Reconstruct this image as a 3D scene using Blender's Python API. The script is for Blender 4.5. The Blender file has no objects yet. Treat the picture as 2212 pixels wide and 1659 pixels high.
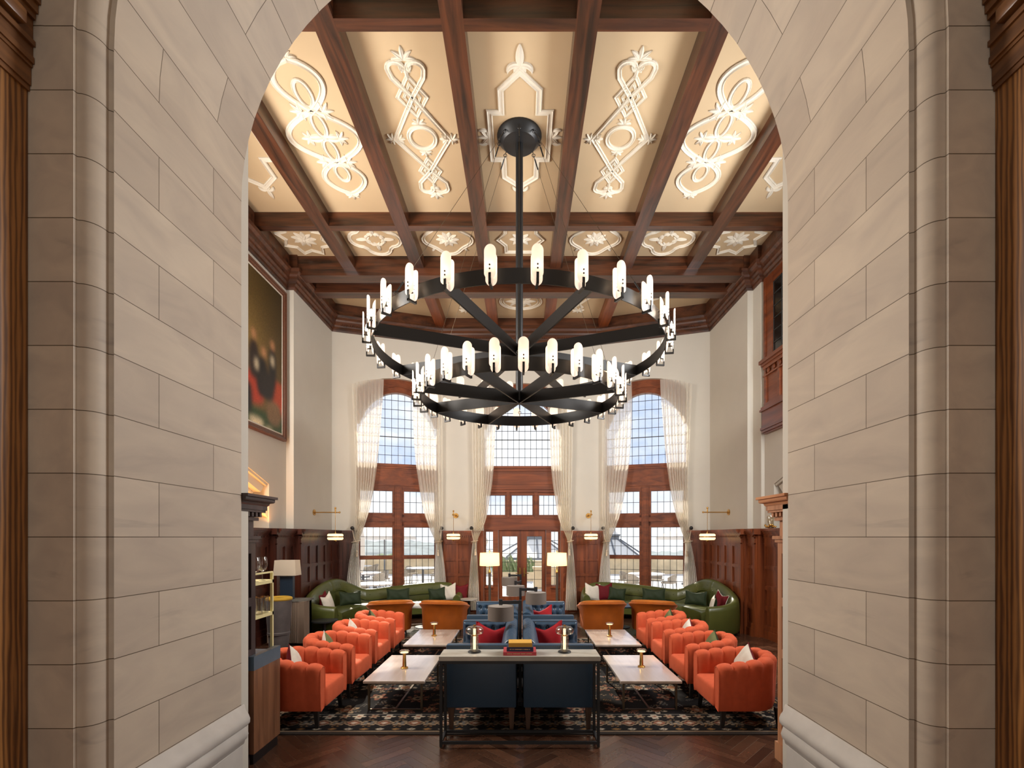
import bpy, bmesh, math, random
import numpy as np
from mathutils import Matrix, Vector
random.seed(7)
PI = math.pi
BULB = 28.0
SC = bpy.context.scene
COL = SC.collection
CAMZ = 2.05
F = 1044.0

def at(px, py, Y):
    return ((px - 1127.0) * Y / F, Y, CAMZ - (py - 1160.0) * Y / F)

def lin(c):
    out = []
    for v in c[:3]:
        v = v / 255.0
        out.append(v / 12.92 if v <= 0.04045 else ((v + 0.055) / 1.055) ** 2.4)
    return (out[0], out[1], out[2], 1.0)

# ------------------------------------------------------------------ mesh builder
class MB:
    def __init__(self):
        self.v = []; self.f = []; self.s = []; self.T = None; self.uv = {}
    def add(self, vs, fs, smooth=False):
        b = len(self.v)
        if self.T is not None:
            vs = [tuple(self.T @ Vector(p)) for p in vs]
        self.v.extend(vs)
        for f in fs:
            self.f.append(tuple(b + i for i in f)); self.s.append(smooth)
        return b
    def box(self, x0, x1, y0, y1, z0, z1):
        vs = [(x0,y0,z0),(x1,y0,z0),(x1,y1,z0),(x0,y1,z0),(x0,y0,z1),(x1,y0,z1),(x1,y1,z1),(x0,y1,z1)]
        self.add(vs, [(0,3,2,1),(4,5,6,7),(0,1,5,4),(1,2,6,5),(2,3,7,6),(3,0,4,7)])
    def rbox(self, x0, x1, y0, y1, z0, z1, r=0.02, n=2, smooth=True):
        bm = bmesh.new()
        bmesh.ops.create_cube(bm, size=1.0)
        for w in bm.verts:
            w.co = ((x0+x1)/2 + w.co.x*(x1-x0), (y0+y1)/2 + w.co.y*(y1-y0), (z0+z1)/2 + w.co.z*(z1-z0))
        bmesh.ops.bevel(bm, geom=bm.edges[:], offset=r, segments=n, affect='EDGES', profile=0.5)
        bm.verts.ensure_lookup_table()
        vs = [tuple(w.co) for w in bm.verts]
        for i, w in enumerate(bm.verts): w.index = i
        fs = [tuple(w.index for w in f.verts) for f in bm.faces]
        bm.free()
        self.add(vs, fs, smooth)
    def loft(self, rings, closed=True, cap=True, smooth=True, wrap=False):
        n = len(rings[0]); vs = [p for r in rings for p in r]; fs = []
        m = len(rings)
        for i in range(m if wrap else m - 1):
            a = i * n; b = ((i + 1) % m) * n
            for j in range(n if closed else n - 1):
                k = (j + 1) % n
                fs.append((a + j, a + k, b + k, b + j))
        self.add(vs, fs, smooth)
        if cap and closed and not wrap:
            self.add(list(rings[0]), [tuple(range(n))[::-1]])
            self.add(list(rings[-1]), [tuple(range(n))])
    def cyl(self, p0, p1, r0, r1=None, n=12, cap=True, smooth=True):
        r1 = r0 if r1 is None else r1
        p0 = Vector(p0); p1 = Vector(p1); d = (p1 - p0).normalized()
        a = d.orthogonal().normalized(); b = d.cross(a)
        R = []
        for p, r in ((p0, r0), (p1, r1)):
            R.append([tuple(p + a * (r * math.cos(2*PI*k/n)) + b * (r * math.sin(2*PI*k/n))) for k in range(n)])
        self.loft(R, True, cap, smooth)
    def tube(self, pts, r, n=8, closed=False, cap=True):
        P = [Vector(p) for p in pts]; m = len(P); R = []
        up = None
        for i in range(m):
            if closed: d = P[(i+1) % m] - P[i-1]
            elif i == 0: d = P[1] - P[0]
            elif i == m-1: d = P[-1] - P[-2]
            else: d = P[i+1] - P[i-1]
            d.normalize()
            if up is None: up = d.orthogonal().normalized()
            up = (up - d * up.dot(d)).normalized()
            b = d.cross(up)
            rr = r[i] if isinstance(r, (list, tuple)) else r
            R.append([tuple(P[i] + up*(rr*math.cos(2*PI*k/n)) + b*(rr*math.sin(2*PI*k/n))) for k in range(n)])
        self.loft(R, True, cap and not closed, True, wrap=closed)
    def bar(self, p0, p1, w, h, up=(0,0,1)):
        p0 = Vector(p0); p1 = Vector(p1); d = (p1-p0).normalized(); u = Vector(up)
        s = d.cross(u)
        if s.length < 1e-5: s = d.orthogonal()
        s.normalize(); u = s.cross(d).normalized()
        R = []
        for p in (p0, p1):
            R.append([tuple(p + s*(a*w/2) + u*(b*h/2)) for a, b in ((-1,-1),(1,-1),(1,1),(-1,1))])
        self.loft(R, True, True, False)
    def lathe(self, prof, c=(0,0,0), n=24, smooth=True, cap=False):
        R = []
        for r, z in prof:
            R.append([(c[0]+r*math.cos(2*PI*k/n), c[1]+r*math.sin(2*PI*k/n), c[2]+z) for k in range(n)])
        self.loft(R, True, cap, smooth)
    def ball(self, c, r, s=(1,1,1), n=12, m=8):
        R = []
        for i in range(m + 1):
            t = PI * i / m - PI/2; rr = max(math.cos(t), 0.001)
            R.append([(c[0]+r*s[0]*rr*math.cos(2*PI*k/n), c[1]+r*s[1]*rr*math.sin(2*PI*k/n), c[2]+r*s[2]*math.sin(t)) for k in range(n)])
        self.loft(R, True, False, True)
    def prism(self, poly, fn, d0, d1, smooth=False):
        """poly: 2-D outline; fn(a, b, d) -> 3-D point."""
        n = len(poly)
        self.loft([[fn(a, b, d0) for a, b in poly], [fn(a, b, d1) for a, b in poly]], True, True, smooth)
    def sweep(self, prof, frames, smooth=False, cap=True):
        """prof: closed outline of (a, b); frames: functions (a, b) -> point."""
        self.loft([[fr(a, b) for a, b in prof] for fr in frames], True, cap, smooth)
    def build(self, name, m, parent=None, angle=38, uvfn=None):
        me = bpy.data.meshes.new(name)
        me.from_pydata(self.v, [], self.f)
        me.polygons.foreach_set('use_smooth', self.s)
        me.update()
        bm = bmesh.new(); bm.from_mesh(me)
        bmesh.ops.recalc_face_normals(bm, faces=bm.faces[:])
        bm.to_mesh(me); bm.free()
        if any(self.s): me.set_sharp_from_angle(angle=math.radians(angle))
        if m is not None: me.materials.append(m)
        o = bpy.data.objects.new(name, me); COL.objects.link(o)
        if parent is not None: o.parent = parent
        return o

def grid_obj(name, P, m, parent=None, closed=False, colors=None, smooth=True, solid=0.0):
    """P: array rows x cols x 3."""
    rows, cols = P.shape[:2]
    vs = P.reshape(-1, 3)
    i = np.arange(rows - 1)[:, None] * cols + np.arange(cols - 1)[None, :]
    fs = np.stack([i, i + 1, i + cols + 1, i + cols], -1).reshape(-1, 4)
    me = bpy.data.meshes.new(name)
    me.from_pydata(vs.tolist(), [], fs.tolist())
    me.polygons.foreach_set('use_smooth', [smooth] * len(me.polygons))
    if colors is not None:
        at_ = me.color_attributes.new('Col', 'FLOAT_COLOR', 'POINT')
        c = np.ones((rows * cols, 4), dtype=np.float32); c[:, :3] = colors.reshape(-1, 3)
        at_.data.foreach_set('color', c.reshape(-1))
    me.update()
    me.materials.append(m)
    o = bpy.data.objects.new(name, me); COL.objects.link(o)
    if parent is not None: o.parent = parent
    return o

def tag(o, label=None, cat=None, group=None, kind=None):
    if label: o['label'] = label
    if cat: o['category'] = cat
    if group: o['group'] = group
    if kind: o['kind'] = kind
    return o

def thing(name, label, cat, loc=(0,0,0), rz=0.0, group=None):
    o = bpy.data.objects.new(name, None); COL.objects.link(o)
    o.empty_display_size = 0.1
    o.location = loc; o.rotation_euler = (0, 0, rz)
    return tag(o, label, cat, group)

def struct(mb, name, m, label=None):
    o = mb.build(name, m) if isinstance(mb, MB) else mb
    o['kind'] = 'structure'
    if label: o['label'] = label
    return o

def dup(root, loc, rz=0.0, label=None, group=None, sx=1):
    r = root.copy(); COL.objects.link(r); r.location = loc; r.rotation_euler = (0, 0, rz)
    r.scale = (sx, 1, 1)
    if label: r['label'] = label
    if group: r['group'] = group
    for ch in list(root.children):
        c = ch.copy(); COL.objects.link(c); c.parent = r
        for g in list(ch.children):
            d = g.copy(); COL.objects.link(d); d.parent = c
    return r

# ------------------------------------------------------------------ materials
def nodes_of(name):
    m = bpy.data.materials.new(name); m.use_nodes = True
    nt = m.node_tree
    return m, nt, nt.nodes, nt.links, nt.nodes['Principled BSDF']

def mat(name, c, rough=0.5, metal=0.0, spec=0.5, sheen=0.0, coat=0.0, var=0.0, vscale=6.0, bump=0.0, bscale=60.0, emit=0.0, ecol=None, stretch=(1,1,1)):
    m, nt, N, L, b = nodes_of(name)
    col = lin(c)
    b.inputs['Base Color'].default_value = col
    b.inputs['Roughness'].default_value = rough
    b.inputs['Metallic'].default_value = metal
    b.inputs['Specular IOR Level'].default_value = spec
    if sheen:
        b.inputs['Sheen Weight'].default_value = sheen
        b.inputs['Sheen Roughness'].default_value = 0.35
        b.inputs['Sheen Tint'].default_value = tuple(min(1, x*1.6 + .12) for x in col[:3]) + (1,)
    if coat:
        b.inputs['Coat Weight'].default_value = coat; b.inputs['Coat Roughness'].default_value = 0.15
    if emit:
        b.inputs['Emission Color'].default_value = lin(ecol or c); b.inputs['Emission Strength'].default_value = emit
    if var or bump:
        tc = N.new('ShaderNodeTexCoord'); mp = N.new('ShaderNodeMapping'); L.new(tc.outputs['Object'], mp.inputs['Vector'])
        mp.inputs['Scale'].default_value = stretch
    if var:
        nz = N.new('ShaderNodeTexNoise'); nz.inputs['Scale'].default_value = vscale; nz.inputs['Detail'].default_value = 5
        L.new(mp.outputs['Vector'], nz.inputs['Vector'])
        cr = N.new('ShaderNodeValToRGB')
        cr.color_ramp.elements[0].position = 0.3; cr.color_ramp.elements[1].position = 0.7
        cr.color_ramp.elements[0].color = tuple(x*(1-var) for x in col[:3]) + (1,)
        cr.color_ramp.elements[1].color = tuple(min(1, x*(1+var)) for x in col[:3]) + (1,)
        L.new(nz.outputs['Fac'], cr.inputs['Fac']); L.new(cr.outputs['Color'], b.inputs['Base Color'])
    if bump:
        n2 = N.new('ShaderNodeTexNoise'); n2.inputs['Scale'].default_value = bscale; n2.inputs['Detail'].default_value = 3
        L.new(mp.outputs['Vector'], n2.inputs['Vector'])
        bp = N.new('ShaderNodeBump'); bp.inputs['Strength'].default_value = bump; bp.inputs['Distance'].default_value = 0.01
        L.new(n2.outputs['Fac'], bp.inputs['Height']); L.new(bp.outputs['Normal'], b.inputs['Normal'])
    return m

def wood(name, dark, light, axis='z', rough=0.4, scale=9.0, coat=0.0, spec=0.5, contrast=(0.32, 0.68), wave=False):
    m, nt, N, L, b = nodes_of(name)
    tc = N.new('ShaderNodeTexCoord'); mp = N.new('ShaderNodeMapping')
    L.new(tc.outputs['Object'], mp.inputs['Vector'])
    s = {'x': (0.07,1,1), 'y': (1,0.07,1), 'z': (1,1,0.07)}[axis]
    mp.inputs['Scale'].default_value = s
    nz = N.new('ShaderNodeTexNoise'); nz.inputs['Scale'].default_value = scale; nz.inputs['Detail'].default_value = 7
    nz.inputs['Roughness'].default_value = 0.6; nz.inputs['Distortion'].default_value = 0.6
    L.new(mp.outputs['Vector'], nz.inputs['Vector'])
    src = nz.outputs['Fac']
    if wave:
        wv = N.new('ShaderNodeTexWave'); wv.wave_type = 'BANDS'; wv.inputs['Scale'].default_value = 11.0
        wv.bands_direction = 'Y'
        wv.inputs['Distortion'].default_value = 5.0; wv.inputs['Detail'].default_value = 4.0; wv.inputs['Detail Scale'].default_value = 2.2
        L.new(mp.outputs['Vector'], wv.inputs['Vector'])
        mx0 = N.new('ShaderNodeMath'); mx0.operation = 'MULTIPLY_ADD'; mx0.inputs[1].default_value = 0.55; mx0.inputs[2].default_value = 0.0
        L.new(wv.outputs['Fac'], mx0.inputs[0])
        ad = N.new('ShaderNodeMath'); ad.operation = 'MULTIPLY_ADD'; ad.inputs[1].default_value = 0.45
        L.new(nz.outputs['Fac'], ad.inputs[0]); L.new(mx0.outputs[0], ad.inputs[2])
        src = ad.outputs[0]
    cr = N.new('ShaderNodeValToRGB')
    cr.color_ramp.elements[0].position = contrast[0]; cr.color_ramp.elements[1].position = contrast[1]
    cr.color_ramp.elements[0].color = lin(dark); cr.color_ramp.elements[1].color = lin(light)
    L.new(src, cr.inputs['Fac']); L.new(cr.outputs['Color'], b.inputs['Base Color'])
    b.inputs['Roughness'].default_value = rough; b.inputs['Specular IOR Level'].default_value = spec
    if coat: b.inputs['Coat Weight'].default_value = coat; b.inputs['Coat Roughness'].default_value = 0.2
    bp = N.new('ShaderNodeBump'); bp.inputs['Strength'].default_value = 0.12; bp.inputs['Distance'].default_value = 0.004
    L.new(src, bp.inputs['Height']); L.new(bp.outputs['Normal'], b.inputs['Normal'])
    return m

def vcol_mat(name, rough=0.8, spec=0.2, bump=0.0, sheen=0.0):
    m, nt, N, L, b = nodes_of(name)
    a = N.new('ShaderNodeVertexColor'); a.layer_name = 'Col'
    nz = N.new('ShaderNodeTexNoise'); nz.inputs['Scale'].default_value = 40; nz.inputs['Detail'].default_value = 4
    tc = N.new('ShaderNodeTexCoord'); L.new(tc.outputs['Object'], nz.inputs['Vector'])
    mx = N.new('ShaderNodeMix'); mx.data_type = 'RGBA'; mx.blend_type = 'MULTIPLY'; mx.inputs['Factor'].default_value = 0.5
    cr = N.new('ShaderNodeValToRGB'); cr.color_ramp.elements[0].position = .3; cr.color_ramp.elements[1].position = .7
    cr.color_ramp.elements[0].color = (.5,.5,.5,1); cr.color_ramp.elements[1].color = (1,1,1,1)
    L.new(nz.outputs['Fac'], cr.inputs['Fac'])
    L.new(a.outputs['Color'], mx.inputs['A']); L.new(cr.outputs['Color'], mx.inputs['B'])
    L.new(mx.outputs['Result'], b.inputs['Base Color'])
    b.inputs['Roughness'].default_value = rough; b.inputs['Specular IOR Level'].default_value = spec
    if sheen: b.inputs['Sheen Weight'].default_value = sheen
    if bump:
        bp = N.new('ShaderNodeBump'); bp.inputs['Strength'].default_value = bump; bp.inputs['Distance'].default_value = 0.01
        n2 = N.new('ShaderNodeTexNoise'); n2.inputs['Scale'].default_value = 300
        L.new(tc.outputs['Object'], n2.inputs['Vector']); L.new(n2.outputs['Fac'], bp.inputs['Height']); L.new(bp.outputs['Normal'], b.inputs['Normal'])
    return m

def thin_glass(name, tint=(255,255,255), gloss=0.06, rough=0.02):
    m, nt, N, L, b = nodes_of(name)
    out = N['Material Output']; N.remove(b)
    t = N.new('ShaderNodeBsdfTransparent'); t.inputs['Color'].default_value = lin(tint)
    g = N.new('ShaderNodeBsdfGlossy'); g.inputs['Roughness'].default_value = rough
    fr = N.new('ShaderNodeLayerWeight'); fr.inputs['Blend'].default_value = 0.25
    ma = N.new('ShaderNodeMath'); ma.operation = 'MULTIPLY_ADD'; ma.inputs[1].default_value = 0.5; ma.inputs[2].default_value = gloss
    ma.use_clamp = True
    L.new(fr.outputs['Facing'], ma.inputs[0])
    mx = N.new('ShaderNodeMixShader'); L.new(ma.outputs[0], mx.inputs['Fac'])
    L.new(t.outputs[0], mx.inputs[1]); L.new(g.outputs[0], mx.inputs[2]); L.new(mx.outputs[0], out.inputs['Surface'])
    return m

def sheer(name, c, transp, trans):
    m, nt, N, L, b = nodes_of(name)
    out = N['Material Output']; N.remove(b)
    d = N.new('ShaderNodeBsdfDiffuse'); d.inputs['Color'].default_value = lin(c)
    t = N.new('ShaderNodeBsdfTranslucent'); t.inputs['Color'].default_value = lin(c)
    p = N.new('ShaderNodeBsdfTransparent')
    m1 = N.new('ShaderNodeMixShader'); m1.inputs['Fac'].default_value = trans
    L.new(d.outputs[0], m1.inputs[1]); L.new(t.outputs[0], m1.inputs[2])
    lw = N.new('ShaderNodeLayerWeight'); lw.inputs['Blend'].default_value = 0.5
    mr = N.new('ShaderNodeMapRange'); mr.inputs['From Min'].default_value = 0; mr.inputs['From Max'].default_value = 1
    mr.inputs['To Min'].default_value = transp; mr.inputs['To Max'].default_value = transp * 0.25
    L.new(lw.outputs['Facing'], mr.inputs['Value'])
    m2 = N.new('ShaderNodeMixShader'); L.new(mr.outputs[0], m2.inputs['Fac'])
    L.new(m1.outputs[0], m2.inputs[1]); L.new(p.outputs[0], m2.inputs[2]); L.new(m2.outputs[0], out.inputs['Surface'])
    return m

def frosted(name, c, emit, ecol):
    m, nt, N, L, b = nodes_of(name)
    out = N['Material Output']; N.remove(b)
    d = N.new('ShaderNodeBsdfDiffuse'); d.inputs['Color'].default_value = lin(c)
    t = N.new('ShaderNodeBsdfTranslucent'); t.inputs['Color'].default_value = lin(c)
    m1 = N.new('ShaderNodeMixShader'); m1.inputs['Fac'].default_value = 0.6
    L.new(d.outputs[0], m1.inputs[1]); L.new(t.outputs[0], m1.inputs[2])
    e = N.new('ShaderNodeEmission'); e.inputs['Color'].default_value = lin(ecol); e.inputs['Strength'].default_value = emit
    ad = N.new('ShaderNodeAddShader'); L.new(m1.outputs[0], ad.inputs[0]); L.new(e.outputs[0], ad.inputs[1])
    L.new(ad.outputs[0], out.inputs['Surface'])
    return m

def emis(name, c, s):
    m, nt, N, L, b = nodes_of(name)
    out = N['Material Output']; N.remove(b)
    e = N.new('ShaderNodeEmission'); e.inputs['Color'].default_value = lin(c); e.inputs['Strength'].default_value = s
    L.new(e.outputs[0], out.inputs['Surface'])
    return m

def stone(name, bw):
    m, nt, N, L, b = nodes_of(name)
    uv = N.new('ShaderNodeUVMap'); uv.uv_map = 'UVMap'
    br = N.new('ShaderNodeTexBrick')
    br.offset = 0.5; br.squash = 1.0
    br.inputs['Scale'].default_value = 1.0
    br.inputs['Brick Width'].default_value = bw; br.inputs['Row Height'].default_value = 0.356
    br.inputs['Mortar Size'].default_value = 0.0028; br.inputs['Mortar Smooth'].default_value = 0.3
    br.inputs['Bias'].default_value = 0.0
    br.inputs['Color1'].default_value = lin((206,192,173)); br.inputs['Color2'].default_value = lin((190,176,159))
    br.inputs['Mortar'].default_value = lin((96,82,64))
    L.new(uv.outputs['UV'], br.inputs['Vector'])
    nz = N.new('ShaderNodeTexNoise'); nz.inputs['Scale'].default_value = 1.6; nz.inputs['Detail'].default_value = 6; nz.inputs['Distortion'].default_value = 1.0
    mp = N.new('ShaderNodeMapping'); mp.inputs['Scale'].default_value = (1, 3, 1); L.new(uv.outputs['UV'], mp.inputs['Vector'])
    L.new(mp.outputs['Vector'], nz.inputs['Vector'])
    cr = N.new('ShaderNodeValToRGB')
    cr.color_ramp.elements[0].position = .25; cr.color_ramp.elements[1].position = .75
    cr.color_ramp.elements[0].color = lin((228,226,228)); cr.color_ramp.elements[1].color = (1,.985,.965,1)
    L.new(nz.outputs['Fac'], cr.inputs['Fac'])
    mx = N.new('ShaderNodeMix'); mx.data_type = 'RGBA'; mx.blend_type = 'MULTIPLY'; mx.inputs['Factor'].default_value = 1.0
    L.new(br.outputs['Color'], mx.inputs['A']); L.new(cr.outputs['Color'], mx.inputs['B'])
    # dark veins
    vn = N.new('ShaderNodeTexNoise'); vn.inputs['Scale'].default_value = 1.3; vn.inputs['Detail'].default_value = 8; vn.inputs['Distortion'].default_value = 0.6
    mp2 = N.new('ShaderNodeMapping'); mp2.inputs['Scale'].default_value = (.7, 4.5, 1); mp2.inputs['Location'].default_value = (3.1, 7.7, 0)
    L.new(uv.outputs['UV'], mp2.inputs['Vector']); L.new(mp2.outputs['Vector'], vn.inputs['Vector'])
    c2 = N.new('ShaderNodeValToRGB'); E = c2.color_ramp.elements
    E[0].position = 0.64; E[0].color = (1,1,1,1); E[1].position = 0.74; E[1].color = (.74,.74,.77,1)
    L.new(vn.outputs['Fac'], c2.inputs['Fac'])
    m2 = N.new('ShaderNodeMix'); m2.data_type = 'RGBA'; m2.blend_type = 'MULTIPLY'; m2.inputs['Factor'].default_value = 0.7
    L.new(mx.outputs['Result'], m2.inputs['A']); L.new(c2.outputs['Color'], m2.inputs['B'])
    L.new(m2.outputs['Result'], b.inputs['Base Color'])
    b.inputs['Roughness'].default_value = 0.55; b.inputs['Specular IOR Level'].default_value = 0.35
    bp = N.new('ShaderNodeBump'); bp.inputs['Strength'].default_value = 0.5; bp.inputs['Distance'].default_value = 0.004; bp.invert = True
    L.new(br.outputs['Fac'], bp.inputs['Height']); L.new(bp.outputs['Normal'], b.inputs['Normal'])
    return m

M = {}
M['stone'] = stone('arch_stone', 1.12)
M['stone_plain'] = stone('arch_stone_face', 60.0)
M['stone_base'] = mat('moulded_stone', (196,190,182), 0.45, var=0.08, vscale=5)
M['plaster_wall'] = mat('wall_plaster', (202,196,184), 0.75, spec=0.25, var=0.02, vscale=2)
M['ceiling_tan'] = mat('ceiling_plaster', (198,174,140), 0.8, spec=0.2, var=0.03, vscale=1.5)
M['ornament'] = mat('relief_plaster', (222,214,198), 0.7, spec=0.25, var=0.03, vscale=8)
for ax in 'xyz':
    M['beam_'+ax] = wood('beam_wood_'+ax, (28,14,8), (92,50,28), ax, rough=0.36, scale=11, coat=0.45, spec=0.5)
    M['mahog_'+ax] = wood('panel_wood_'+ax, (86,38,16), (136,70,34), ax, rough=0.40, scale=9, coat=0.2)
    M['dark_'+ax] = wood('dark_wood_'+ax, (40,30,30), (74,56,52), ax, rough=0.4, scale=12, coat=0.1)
M['cornice'] = wood('cornice_wood', (40,20,11), (94,52,29), 'x', rough=0.4, scale=9, coat=0.1)
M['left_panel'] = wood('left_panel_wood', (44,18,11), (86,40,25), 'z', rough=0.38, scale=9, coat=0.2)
M['oak'] = wood('hall_oak', (92,54,20), (164,112,58), 'z', rough=0.4, scale=11, coat=0.15, wave=True, contrast=(.2,.75))
M['oak_y'] = wood('hall_oak_y', (78,44,16), (128,82,40), 'y', rough=0.4, scale=12, coat=0.15)
M['walnut'] = wood('walnut_veneer', (84,52,34), (134,90,62), 'z', rough=0.4, scale=14)
M['pale_mahog'] = wood('casing_wood', (150,98,66), (196,142,104), 'z', rough=0.45, scale=10)  # brown wood lightened so that the right casing looks lit
M['lit_mahog_y'] = wood('lit_casing_wood_y', (160,100,60), (206,146,98), 'y', rough=0.45, scale=10)
M['coral'] = mat('coral_velvet', (196,90,58), 0.78, spec=0.15, sheen=0.4, var=0.07, vscale=14, bump=0.1, bscale=300)
M['mustard'] = mat('mustard_velvet', (142,70,12), 0.6, spec=0.25, sheen=0.7, var=0.12, vscale=7)
M['mustard_lit_rim'] = mat('mustard_lit_velvet', (172,96,26), 0.6, spec=0.25, sheen=0.8, var=0.1, vscale=7)  # same velvet, lightened where the rim catches the light
M['green'] = mat('green_leather', (74,78,34), 0.34, spec=0.5, var=0.06, vscale=5)
M['navy'] = mat('navy_leather', (46,69,90), 0.36, spec=0.5, var=0.05, vscale=4, bump=0.06, bscale=200)
M['red_velvet'] = mat('red_velvet', (150,22,30), 0.7, sheen=0.6, spec=0.2, var=0.08, vscale=12)
M['burgundy'] = mat('burgundy_velvet', (96,16,24), 0.7, sheen=0.5, spec=0.2)
M['cream'] = mat('cream_linen', (214,206,192), 0.85, spec=0.15, var=0.03, vscale=30)
M['green_velvet'] = mat('green_velvet', (36,48,26), 0.6, sheen=0.5, spec=0.25, var=0.1, vscale=9)
M['sage'] = mat('sage_cloth', (104,108,70), 0.8, sheen=0.2, spec=0.2)
M['black_metal'] = mat('black_metal', (24,25,27), 0.42, spec=0.5)
M['iron'] = mat('blackened_iron', (30,28,27), 0.4, metal=0.35, spec=0.5)
M['bronze'] = mat('bronze_metal', (98,86,70), 0.38, metal=0.8)
M['brass'] = mat('brass', (196,152,84), 0.25, metal=1.0)
M['gold'] = mat('pale_gold', (232,220,164), 0.4, metal=0.25)
M['black_wood'] = mat('ebonised_wood', (22,18,17), 0.4)
M['leg_wood'] = wood('leg_wood', (58,40,30), (96,70,52), 'z', rough=0.45, scale=14)
M['table_top'] = wood('glare_table_top', (184,168,154), (200,184,170), 'y', rough=0.14, scale=9, coat=1.0, spec=0.8)  # brown wood coloured pale to stand in for window glare
M['marble'] = mat('grey_marble', (172,168,158), 0.25, var=0.24, vscale=4.0, stretch=(1,3,1))
M['white_marble'] = mat('white_marble', (190,188,182), 0.2, var=0.1, vscale=5)
M['steel_blue'] = mat('blue_grey_metal', (96,116,134), 0.32, metal=0.6, var=0.12, vscale=5)
M['reed'] = mat('reeded_taupe', (122,104,88), 0.6, var=0.03)
M['grey_velvet'] = mat('grey_velvet', (86,80,78), 0.7, sheen=0.6, spec=0.2, var=0.12, vscale=8)
M['yellow_velvet'] = mat('yellow_velvet', (176,140,48), 0.65, sheen=0.5, spec=0.2)
M['blue_lacquer'] = mat('blue_lacquer', (38,50,64), 0.35)
M['shade_white'] = frosted('linen_shade', (232,222,206), 0.06, (255,222,180))
M['shade_lit'] = frosted('lit_linen_shade', (240,226,190), 0.62, (255,226,160))
M['shade_grey'] = mat('grey_shade', (112,102,94), 0.75, spec=0.2)
M['shade_in'] = mat('pale_shade_top', (150,142,134), 0.7, spec=0.2)
M['frost'] = frosted('frosted_glass', (234,226,216), 0.36, (255,230,208))
M['bulb'] = emis('bulb_glow', (255,232,204), BULB)
M['bulb_soft'] = emis('bulb_soft_glow', (255,222,176), 1.9)
M['opal'] = frosted('opal_glass', (250,236,208), 0.72, (255,226,178))
M['pane'] = thin_glass('window_glass', (250,252,255), 0.03)
M['glass'] = thin_glass('clear_glass', (248,248,246), 0.10)
M['lamp_glass'] = thin_glass('lamp_glass', (246,240,226), 0.14)
M['lead'] = mat('lead_came', (70,70,68), 0.5, metal=0.5)
M['sheer'] = sheer('sheer_curtain', (248,243,232), 0.38, 0.58)
M['drape'] = sheer('gathered_curtain', (250,247,241), 0.05, 0.40)
M['rope'] = mat('tassel_rope', (200,182,158), 0.85)
M['rug'] = vcol_mat('woven_rug', 0.95, 0.1, bump=0.4)
M['canvas'] = vcol_mat('oil_canvas', 0.5, 0.3)
M['parquet'] = vcol_mat('parquet_oak', 0.24, 0.5)
M['gap'] = mat('joint_glint', (150,124,100), 0.4)  # joints coloured light to imitate highlights between the planks
M['gilt'] = mat('gilt_frame', (92,52,30), 0.4, var=0.25, vscale=40, bump=0.5, bscale=50)
M['paper'] = mat('book_pages', (226,218,200), 0.8)
M['dark_glass'] = mat('dark_window_glass', (18,16,14), 0.12)
# ------------------------------------------------------------------ light levels
SKY = 1.0; SUN = 6.0; FILL_L = 430; FILL_R = 410; HALL = 22; HALL2 = 54; UPL = 32; EXPO = 0.34
# ================================================================== the room
AX = -0.06                      # centre line of the arch
R0 = 2.319; ZS = 4.886          # radius and springing of the arch
CEIL = 7.98; BEAM = 7.726
C1L = Vector((-4.83, 12.35)); C2L = Vector((-2.15, 13.22)); C1R = Vector((4.81, 12.35)); C2R = Vector((2.15, 13.22))

class Facet:
    def __init__(s, a, b, n=None):
        s.a = Vector(a); s.b = Vector(b); s.L = (s.b - s.a).length; s.u = (s.b - s.a) / s.L
        s.n = Vector((s.u.y, -s.u.x)) if n is None else Vector(n)      # towards the room
        s.T = Matrix(((s.u.x, s.n.x, 0, s.a.x), (s.u.y, s.n.y, 0, s.a.y), (0, 0, 1, 0), (0, 0, 0, 1)))
    def s_of(s, px, off=0.0):
        k = (px - 1127.0) / F
        Y = (s.a.dot(s.n) + off) / (k * s.n.x + s.n.y)
        p = Vector((k * Y, Y))
        return (p - s.a).dot(s.u), Y
    def P(s, x, y, z):
        return tuple(s.T @ Vector((x, y, z)))
FL = Facet(C1L, C2L); FC = Facet(C2L, C2R); FR = Facet(C2R, C1R)

# ---- arch of stone blocks
def arch_mesh(name, prof, m, uf, nz=10, na=40):
    """prof: (r, y) outline; swept up one jamb, round the arch, down the other."""
    path = []
    for i in range(nz): path.append((-1, 0, ZS * i / nz, ZS * i / nz))
    for i in range(na + 1):
        th = PI * (1 - i / na); fi = min(i, na - i) / na * PI
        path.append((math.cos(th), math.sin(th), ZS, ZS + fi * R0))
    for i in range(nz - 1, -1, -1): path.append((1, 0, ZS * i / nz, ZS * i / nz))
    vs, fs, uv = [], [], []
    n = len(prof)
    for (cx, cz, z, v) in path:
        for (r, y) in prof: vs.append((AX + cx * r, y, z + cz * r))
    for i in range(len(path) - 1):
        for j in range(n - 1):
            a = i * n + j
            fs.append((a, a + 1, a + n + 1, a + n))
            v0 = path[i][3] - 2.05 + 3.56; v1 = path[i + 1][3] - 2.05 + 3.56
            uv += [(uf(prof[j]), v0), (uf(prof[j + 1]), v0), (uf(prof[j + 1]), v1), (uf(prof[j]), v1)]
    me = bpy.data.meshes.new(name); me.from_pydata(vs, [], fs)
    l = me.uv_layers.new(name='UVMap')
    l.data.foreach_set('uv', [c for p in uv for c in p])
    me.polygons.foreach_set('use_smooth', [True] * len(fs)); me.update(); me.set_sharp_from_angle(angle=math.radians(30))
    me.materials.append(m)
    o = bpy.data.objects.new(name, me); COL.objects.link(o)
    return o
wall_arch = struct(arch_mesh('wall_arch', [(R0, 4.10)] + [(R0, 4.10 - 1.28 * k / 6) for k in range(1, 7)], M['stone'], lambda p: p[1] + 0.75), 'wall_arch', None)
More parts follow.
